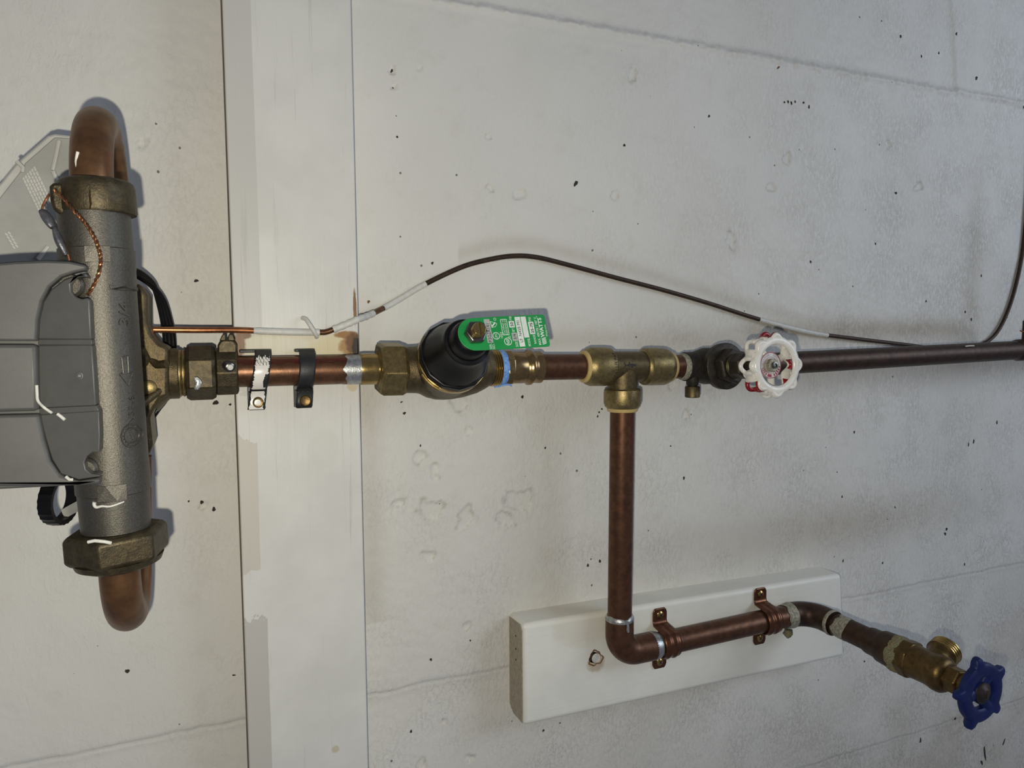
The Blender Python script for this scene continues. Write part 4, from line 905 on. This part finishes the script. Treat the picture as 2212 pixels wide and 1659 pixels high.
body_patch('cast_rib', [(236, 616), (262, 617), (288, 618), (289, 626), (262, 626), (238, 625)], MT['meter_metal'], .0014)
def body_text(s, px0, px1, py0, py1, h=.0003):
    v, f, _ = text_mesh(s, .02, .0); vv = []; zl = v[:, 2].max()
    for q in v:
        px = px1 + (px0 - px1) * q[1]; py = py1 + (py0 - py1) * q[0]; X, th, z = on_body(px, py); r = rb * 1.01 + (h if q[2] > 0 else -.0005)
        vv.append(Vector((X + r * math.sin(th), -MD - r * math.cos(th), z)))
    return build('raised_lettering', MB().add(vv, f), MT['meter_metal'], body, 0)
body_text('3/4', 256, 275, 652, 702, .0006); body_text('NSF-61', 276, 288, 848, 918, .0006)
ar = [(262, 772), (274, 770), (276, 806), (284, 806), (276, 834), (258, 808), (266, 807)]
for i in range(len(ar)):
    (x0_, y0_), (x1_, y1_) = ar[i], ar[(i + 1) % len(ar)]; pts = []
    for k in range(4): X, th, z = on_body(x0_ + (x1_ - x0_) * k / 3, y0_ + (y1_ - y0_) * k / 3); pts.append(Vector((X + (rb * 1.012) * math.sin(th), -MD - (rb * 1.012) * math.cos(th), z)))
    build('flow_arrow_line', MB().add(*sweep(pts, .00045, 6)), MT['meter_metal'], body)
for R_ in (23, 15):
    pts = []
    for k in range(33): a = 2 * math.pi * k / 32; X, th, z = on_body(283 + R_ * .92 * math.cos(a), 942 + R_ * 1.05 * math.sin(a)); pts.append(Vector((X + rb * 1.018 * math.sin(th), -MD - rb * 1.018 * math.cos(th), z)))
    build('emblem_ring', MB().add(*sweep(pts, .00055, 6, False)), MT['meter_metal'], body)
for k in range(16):
    a = 2 * math.pi * k / 16; pts = []
    for r_ in (16.5, 21): X, th, z = on_body(283 + r_ * .92 * math.cos(a), 942 + r_ * 1.05 * math.sin(a)); pts.append(Vector((X + rb * 1.018 * math.sin(th), -MD - rb * 1.018 * math.cos(th), z)))
    build('emblem_tick', MB().add(*sweep(pts, .0003, 5)), MT['meter_metal'], body)
body_patch('emblem_mark', [(277, 932), (281, 931), (288, 950), (284, 953)], MT['meter_metal'], .0008)
for pts in ([(205, 1084), (204, 1090), (209, 1095), (222, 1092), (240, 1092), (268, 1083)],):
    q = [];
    for px, py in pts: X, th, z = on_body(px, py); q.append(Vector((X + rb * 1.01 * math.sin(th), -MD - rb * 1.01 * math.cos(th), z)))
    build('paint_drip', MB().add(*sweep(smooth_path(q, 4), lambda t: .0010 - .0006 * t, 8)), MT['white_paint'], body)
# plastic housing left of the body
HD = .180
def hp(px, py, d=HD): return W(px, py, d)
outl = [(-150, 585), (-60, 572), (30, 564), (100, 561), (150, 563), (188, 572), (187, 592)]
for k in range(9): a = math.radians(-62 - 200 * k / 8); outl.append((177 + 25 * math.cos(a), 621 - 25 * math.sin(a) * -1 if False else 621 + 25 * math.sin(a)))
outl = outl[:7] + [(177 + 25 * math.cos(math.radians(a)), 621 - 25 * math.sin(math.radians(a))) for a in (60, 95, 130, 165, 200, 235, 270, 300)]
outl += [(194, 650), (199, 720), (204, 806), (208, 876), (214, 884), (216, 940), (215, 968)]
outl += [(207 + 25 * math.cos(math.radians(a)), 1001 - 25 * math.sin(math.radians(a))) for a in (70, 105, 140, 175, 210, 245, 280)]
outl += [(217, 1030), (217, 1047), (150, 1049), (80, 1053), (0, 1057), (-80, 1056), (-150, 1048)]
b = MB().add(*prism([hp(*q) for q in outl], (0, .085, 0)))
hs = build('housing', b, MT['meter_plastic'], wm, 30, .0012); hs['label'] = 'grey plastic register housing'
def hpanel(pts, df, name='housing_panel', bev=.0008):
    fr = [hp(x, y, df(x, y)) for x, y in pts]; n = len(fr); bk = [Vector((q.x, -HD + .002, q.z)) for q in fr]
    return build(name, MB().add(fr + bk, [tuple(range(n)), tuple(range(2 * n - 1, n - 1, -1))] + [(i, (i + 1) % n, (i + 1) % n + n, i + n) for i in range(n)]), MT['meter_plastic'], hs, 30, bev)
fa = lambda x, y: HD + .0020 + (x - 80) / 125 * .0085
fs = lambda x, y: fa(x, y) - .0012
n1 = [(177 + 25 * math.cos(math.radians(a)), 621 - 25 * math.sin(math.radians(a))) for a in (60, 95, 130, 165, 200, 235, 270, 300)]
n2 = [(207 + 25 * math.cos(math.radians(a)), 1001 - 25 * math.sin(math.radians(a))) for a in (70, 105, 140, 175, 210, 245, 280)]
hpanel([(82, 733), (84, 690), (93, 652), (110, 625), (138, 604), (168, 594), (187, 590)] + n1 + [(194, 650), (198, 733)], fa)
hpanel([(82, 733), (198, 733), (199, 745), (82, 745)], fs, 'groove_strip', .0003)
hpanel([(82, 745), (199, 745), (204, 806), (208, 876), (84, 882)], fa)
hpanel([(84, 882), (208, 876), (214, 888), (86, 896)], fs, 'groove_strip', .0003)
hpanel([(86, 896), (214, 888), (216, 940), (215, 968)] + n2 + [(217, 1029), (170, 1036), (132, 1024), (112, 992), (98, 945)], fa)
hpanel([(-150, 585), (-60, 574), (30, 566), (100, 563), (150, 565), (187, 573), (186, 583), (162, 588), (132, 598), (106, 620), (90, 650), (81, 690), (79, 737), (-150, 735)], lambda x, y: HD + .0078, bev=.0030)
hpanel([(-150, 744), (78, 744), (82, 888), (-150, 894)], lambda x, y: HD + .0082, bev=.0018)
hpanel([(-150, 901), (84, 895), (94, 948), (108, 996), (130, 1028), (170, 1040), (216, 1032), (216, 1046), (150, 1048), (80, 1052), (-150, 1050)], lambda x, y: HD + .0078, bev=.0030)
for (px, py) in ((177, 621), (207, 1001)):
    c_ = W(px, py, HD - .02); build('mounting_boss', MB().add(*lathe(c_, (-.12, -1, 0), [(-.008, .0066), (.0195, .0062), (.0208, .005)], 24)), MT['meter_metal'], wm)
sc_ = W(172, 812, HD + .0082); build('moulded_dimple', MB().add(*lathe(sc_, (0, -1, 0), [(-.0005, .0020), (.0005, .0018), (.0007, .0011), (.0003, .0007)], 16)), MT['meter_plastic'], hs)
build('paint_drip', MB().add(*sweep(smooth_path([hp(79, 832, HD + .0078), hp(80, 850, HD + .0078), hp(82, 866, HD + .0072), hp(95, 880, HD + .0036), hp(112, 892, HD + .0046)], 4), .0007, 8)), MT['white_paint'], hs)
build('paint_drip', MB().add(*sweep([hp(124, 894, HD + .0054), hp(132, 900, HD + .0058), hp(140, 907, HD + .0064)], .0008, 8)), MT['white_paint'], hs)
build('paint_drip', MB().add(*sweep([hp(143, 1030, HD + .0070), hp(150, 1036, HD + .0082), hp(158, 1036, HD + .0082)], .0008, 8)), MT['white_paint'], hs)

# union nuts of the meter
cn = thing('coupling_nut', 'round tarnished bronze coupling nut with sealing ear above the meter', 'nut', (XT, -MD, zn1b))
build('ring_body', MB().add(*lathe((XT + .0018, -MD, zn1t + .0005), (.02, 0, -1), [(0, .0125), (.0006, .0165), (.002, .0180), (.0045, .0186), (zn1t - zn1b - .001, .0190), (zn1t - zn1b, .0184)], 44)), MT['bronze_dark'], cn)
ea = [W(140, 394, MD + .012), W(112, 392, MD + .012), W(105, 402, MD + .012), W(107, 432, MD + .012), W(112, 452, MD + .012), W(128, 462, MD + .012), W(145, 464, MD + .012)]
build('ear', MB().add(*prism(ea, (0, .016, 0))), MT['bronze_dark'], cn, 30, .002)
pk = W(118, 410, MD + .0125); build('ear_hole', MB().add(*lathe(pk, (-.2, -1, 0), [(-.001, .0011), (.0006, .0010)], 12)), MT['bronze_black'], cn)
pk = [W(194, 409, MD + .0186), W(194, 425, MD + .0190), W(196, 440, MD + .0190), W(194, 452, MD + .0188)]
build('scratch', MB().add(*sweep(pk, lambda t: .0007 + .0006 * math.sin(t * 3.1), 8, flat=.4)), MT['bib_brass'], cn)
cn2 = thing('coupling_nut', 'hexagonal tarnished bronze coupling nut below the meter', 'nut', (XB, -MD, zn2b))
hx = zn2t - zn2b
build('hex_body', MB().add(*hexnut((XB - .0005, -MD, zn2t), (.03, .02, -1), hx * .80, .0262, .75, ch=.10)), MT['bronze_dark'], cn2, 20, .001)
build('hex_skirt', MB().add(*lathe((XB, -MD, zn2t - hx * .74), (.03, .02, -1), [(0, .0228), (hx * .16, .0215), (hx * .27, .0165)], 40)), MT['bronze_dark'], cn2)
pk = [W(190, 1171, MD + .0245), W(205, 1168, MD + .0255), W(225, 1170, MD + .0255), W(240, 1173, MD + .0245)]
build('paint_drip', MB().add(*sweep(pk, .0009, 8)), MT['white_paint'], cn2)

# anti-tamper seal wire and lead seal
sw = thing('seal_wire', 'twisted copper tamper wire with lead seal hanging at the meter', 'tamper seal', W(120, 470, .17))
b = smooth_path([W(118, 410, MD + .0135), W(140, 432, MD + .0172), W(164, 460, MD + .0208), W(184, 482, MD + .0208), W(203, 512, MD + .0215), W(215, 545, MD + .0212), W(217, 572, MD + .0212), W(208, 605, MD + .0205), W(190, 637, MD + .0190)], 14)
for k in range(2):
    tw = []
    for i, q in enumerate(b):
        t_ = (b[min(i + 1, len(b) - 1)] - b[max(i - 1, 0)]).normalized(); _, u_, w_ = basis(t_, (0, 1, 0)); a = i * .75 + math.pi * k
        tw.append(q + (u_ * math.cos(a) + w_ * math.sin(a)) * .00050)
    build('wire_strand', MB().add(*sweep(tw, .00055, 7)), MT['wire_bare'] if k else MT['copper'], sw)
build('wire_strand', MB().add(*sweep(smooth_path([W(106, 420, MD + .012), W(98, 434, MD + .014), W(91, 452, MD + .013), W(100, 470, MD + .012), W(120, 500, MD + .014), W(140, 530, MD + .016), W(150, 563, MD + .017)], 6), .0006, 8)), MT['wire_bare'], sw)
for pts, r_ in (([W(92, 455, MD + .013), W(104, 474, MD + .014), W(116, 492, MD + .015)], lambda t: .0026 + .0012 * math.sin(t * 3.1)), ([W(117, 490, MD + .015), W(124, 512, MD + .016), W(133, 532, MD + .017), W(143, 552, MD + .0175)], lambda t: .0018 + .0018 * math.sin(t * 3.1))):
    build('lead_seal', MB().add(*sweep(smooth_path(pts, 6), r_, 14, flat=.55)), MT['lead'], sw)

# opened lid behind the meter
ldp = thing('meter_cover_plate', 'pale grey plastic meter cover plate with small print leaning against the wall', 'cover plate', W(60, 560, .06))
LD = .085
lp_ = [(-140, 600), (-140, 528), (0, 394), (34, 352), (102, 292), (118, 288), (150, 292), (190, 310), (215, 400), (200, 600)]
lo = build('lid_plate', MB().add(*prism([W(x, y, LD) for x, y in lp_], (0, .006, 0))), MT['lid_edge'], ldp, 30, .0015)
li = [(-130, 598), (-130, 560), (0, 426), (50, 362), (54, 352), (118, 296), (150, 298), (186, 316), (208, 402), (192, 598)]
build('inner_panel', MB().add(*prism([W(x, y, LD + .0012) for x, y in li], (0, .003, 0))), MT['lid_plastic'], ldp, 30, .0006)
for q in ([(128, 304), (121, 338), (114, 368)], [(104, 532), (93, 546), (82, 560)], [(36, 348), (50, 362), (48, 372)], [(115, 370), (122, 388), (124, 400)]):
    build('moulded_rib', MB().add(*sweep([W(x, y, LD + .0020) for x, y in q], .0013, 8)), MT['lid_edge'], ldp)
lab = []
u0, v0 = W(48, 386, LD + .0014), W(76, 358, LD + .0014); u1 = W(86, 464, LD + .0014)
ex = (v0 - u0); ey = (u1 - u0); g = random.Random(3)
b = MB(); en = Vector((0, -1, 0))
for r_ in range(6):
    s_ = 0.0
    while s_ < .97:
        w_ = min(.05 + .09 * g.random(), 1 - s_)
        o = u0 + ex * (r_ / 6 + .02) + ey * s_; b.add(*prism([o, o + ey * (w_ * .86), o + ey * (w_ * .86) + ex * .12, o + ex * .12], en * .0002)); s_ += w_
build('small_print', b, MT['lid_edge'], ldp, 0)['label'] = 'rows of tiny pale print'
b = MB()
for r_ in range(2):
    for k in range(5):
        o = W(10 + k * 4 + r_ * 6, 505 + k * 7 - r_ * 3, LD + .0014); b.add(*prism([o, o + Vector((.0012, 0, -.0014)), o + Vector((.0020, 0, -.0008)), o + Vector((.0008, 0, .0006))], en * .0002))
build('small_print', b, MT['lid_edge'], ldp, 0)

# black seal ring under the housing
br = thing('seal_ring', 'black ribbed plastic ring with pale tie strip under the meter housing', 'seal ring', W(130, 1120, .10))
rc = W(129, 1078, .105); ra_ = Vector((.93, -.36, -.06)).normalized(); _, r1, r2 = basis(ra_, (0, 0, 1))
v = []; f = []; n = 48
for i in range(n):
    th = 2 * math.pi * i / n; dr = r1 * math.cos(th) + r2 * math.sin(th)
    for (rr, w_) in ((.0150 + (.0005 if i % 2 else 0), -.0040), (.0154 + (.0005 if i % 2 else 0), .0), (.0150 + (.0005 if i % 2 else 0), .0040), (.0124, .0036), (.0124, -.0036)): v.append(rc + dr * rr + ra_ * w_)
for i in range(n):
    j = (i + 1) % n
    for k in range(5): k2 = (k + 1) % 5; f.append((i * 5 + k, j * 5 + k, j * 5 + k2, i * 5 + k2))
build('ring', MB().add(v, f), MT['black'], br, 30)
b = smooth_path([W(138, 1110, .100), W(150, 1103, .104), W(163, 1096, .112), W(182, 1086, .125)], 5)
build('tie_strip', MB().add(*sweep(b, .0030, 10, flat=.25, up=(0, -1, .2))), MT['beige_ring'] if False else MT['lid_edge'], br)['label'] = 'pale tie strip'
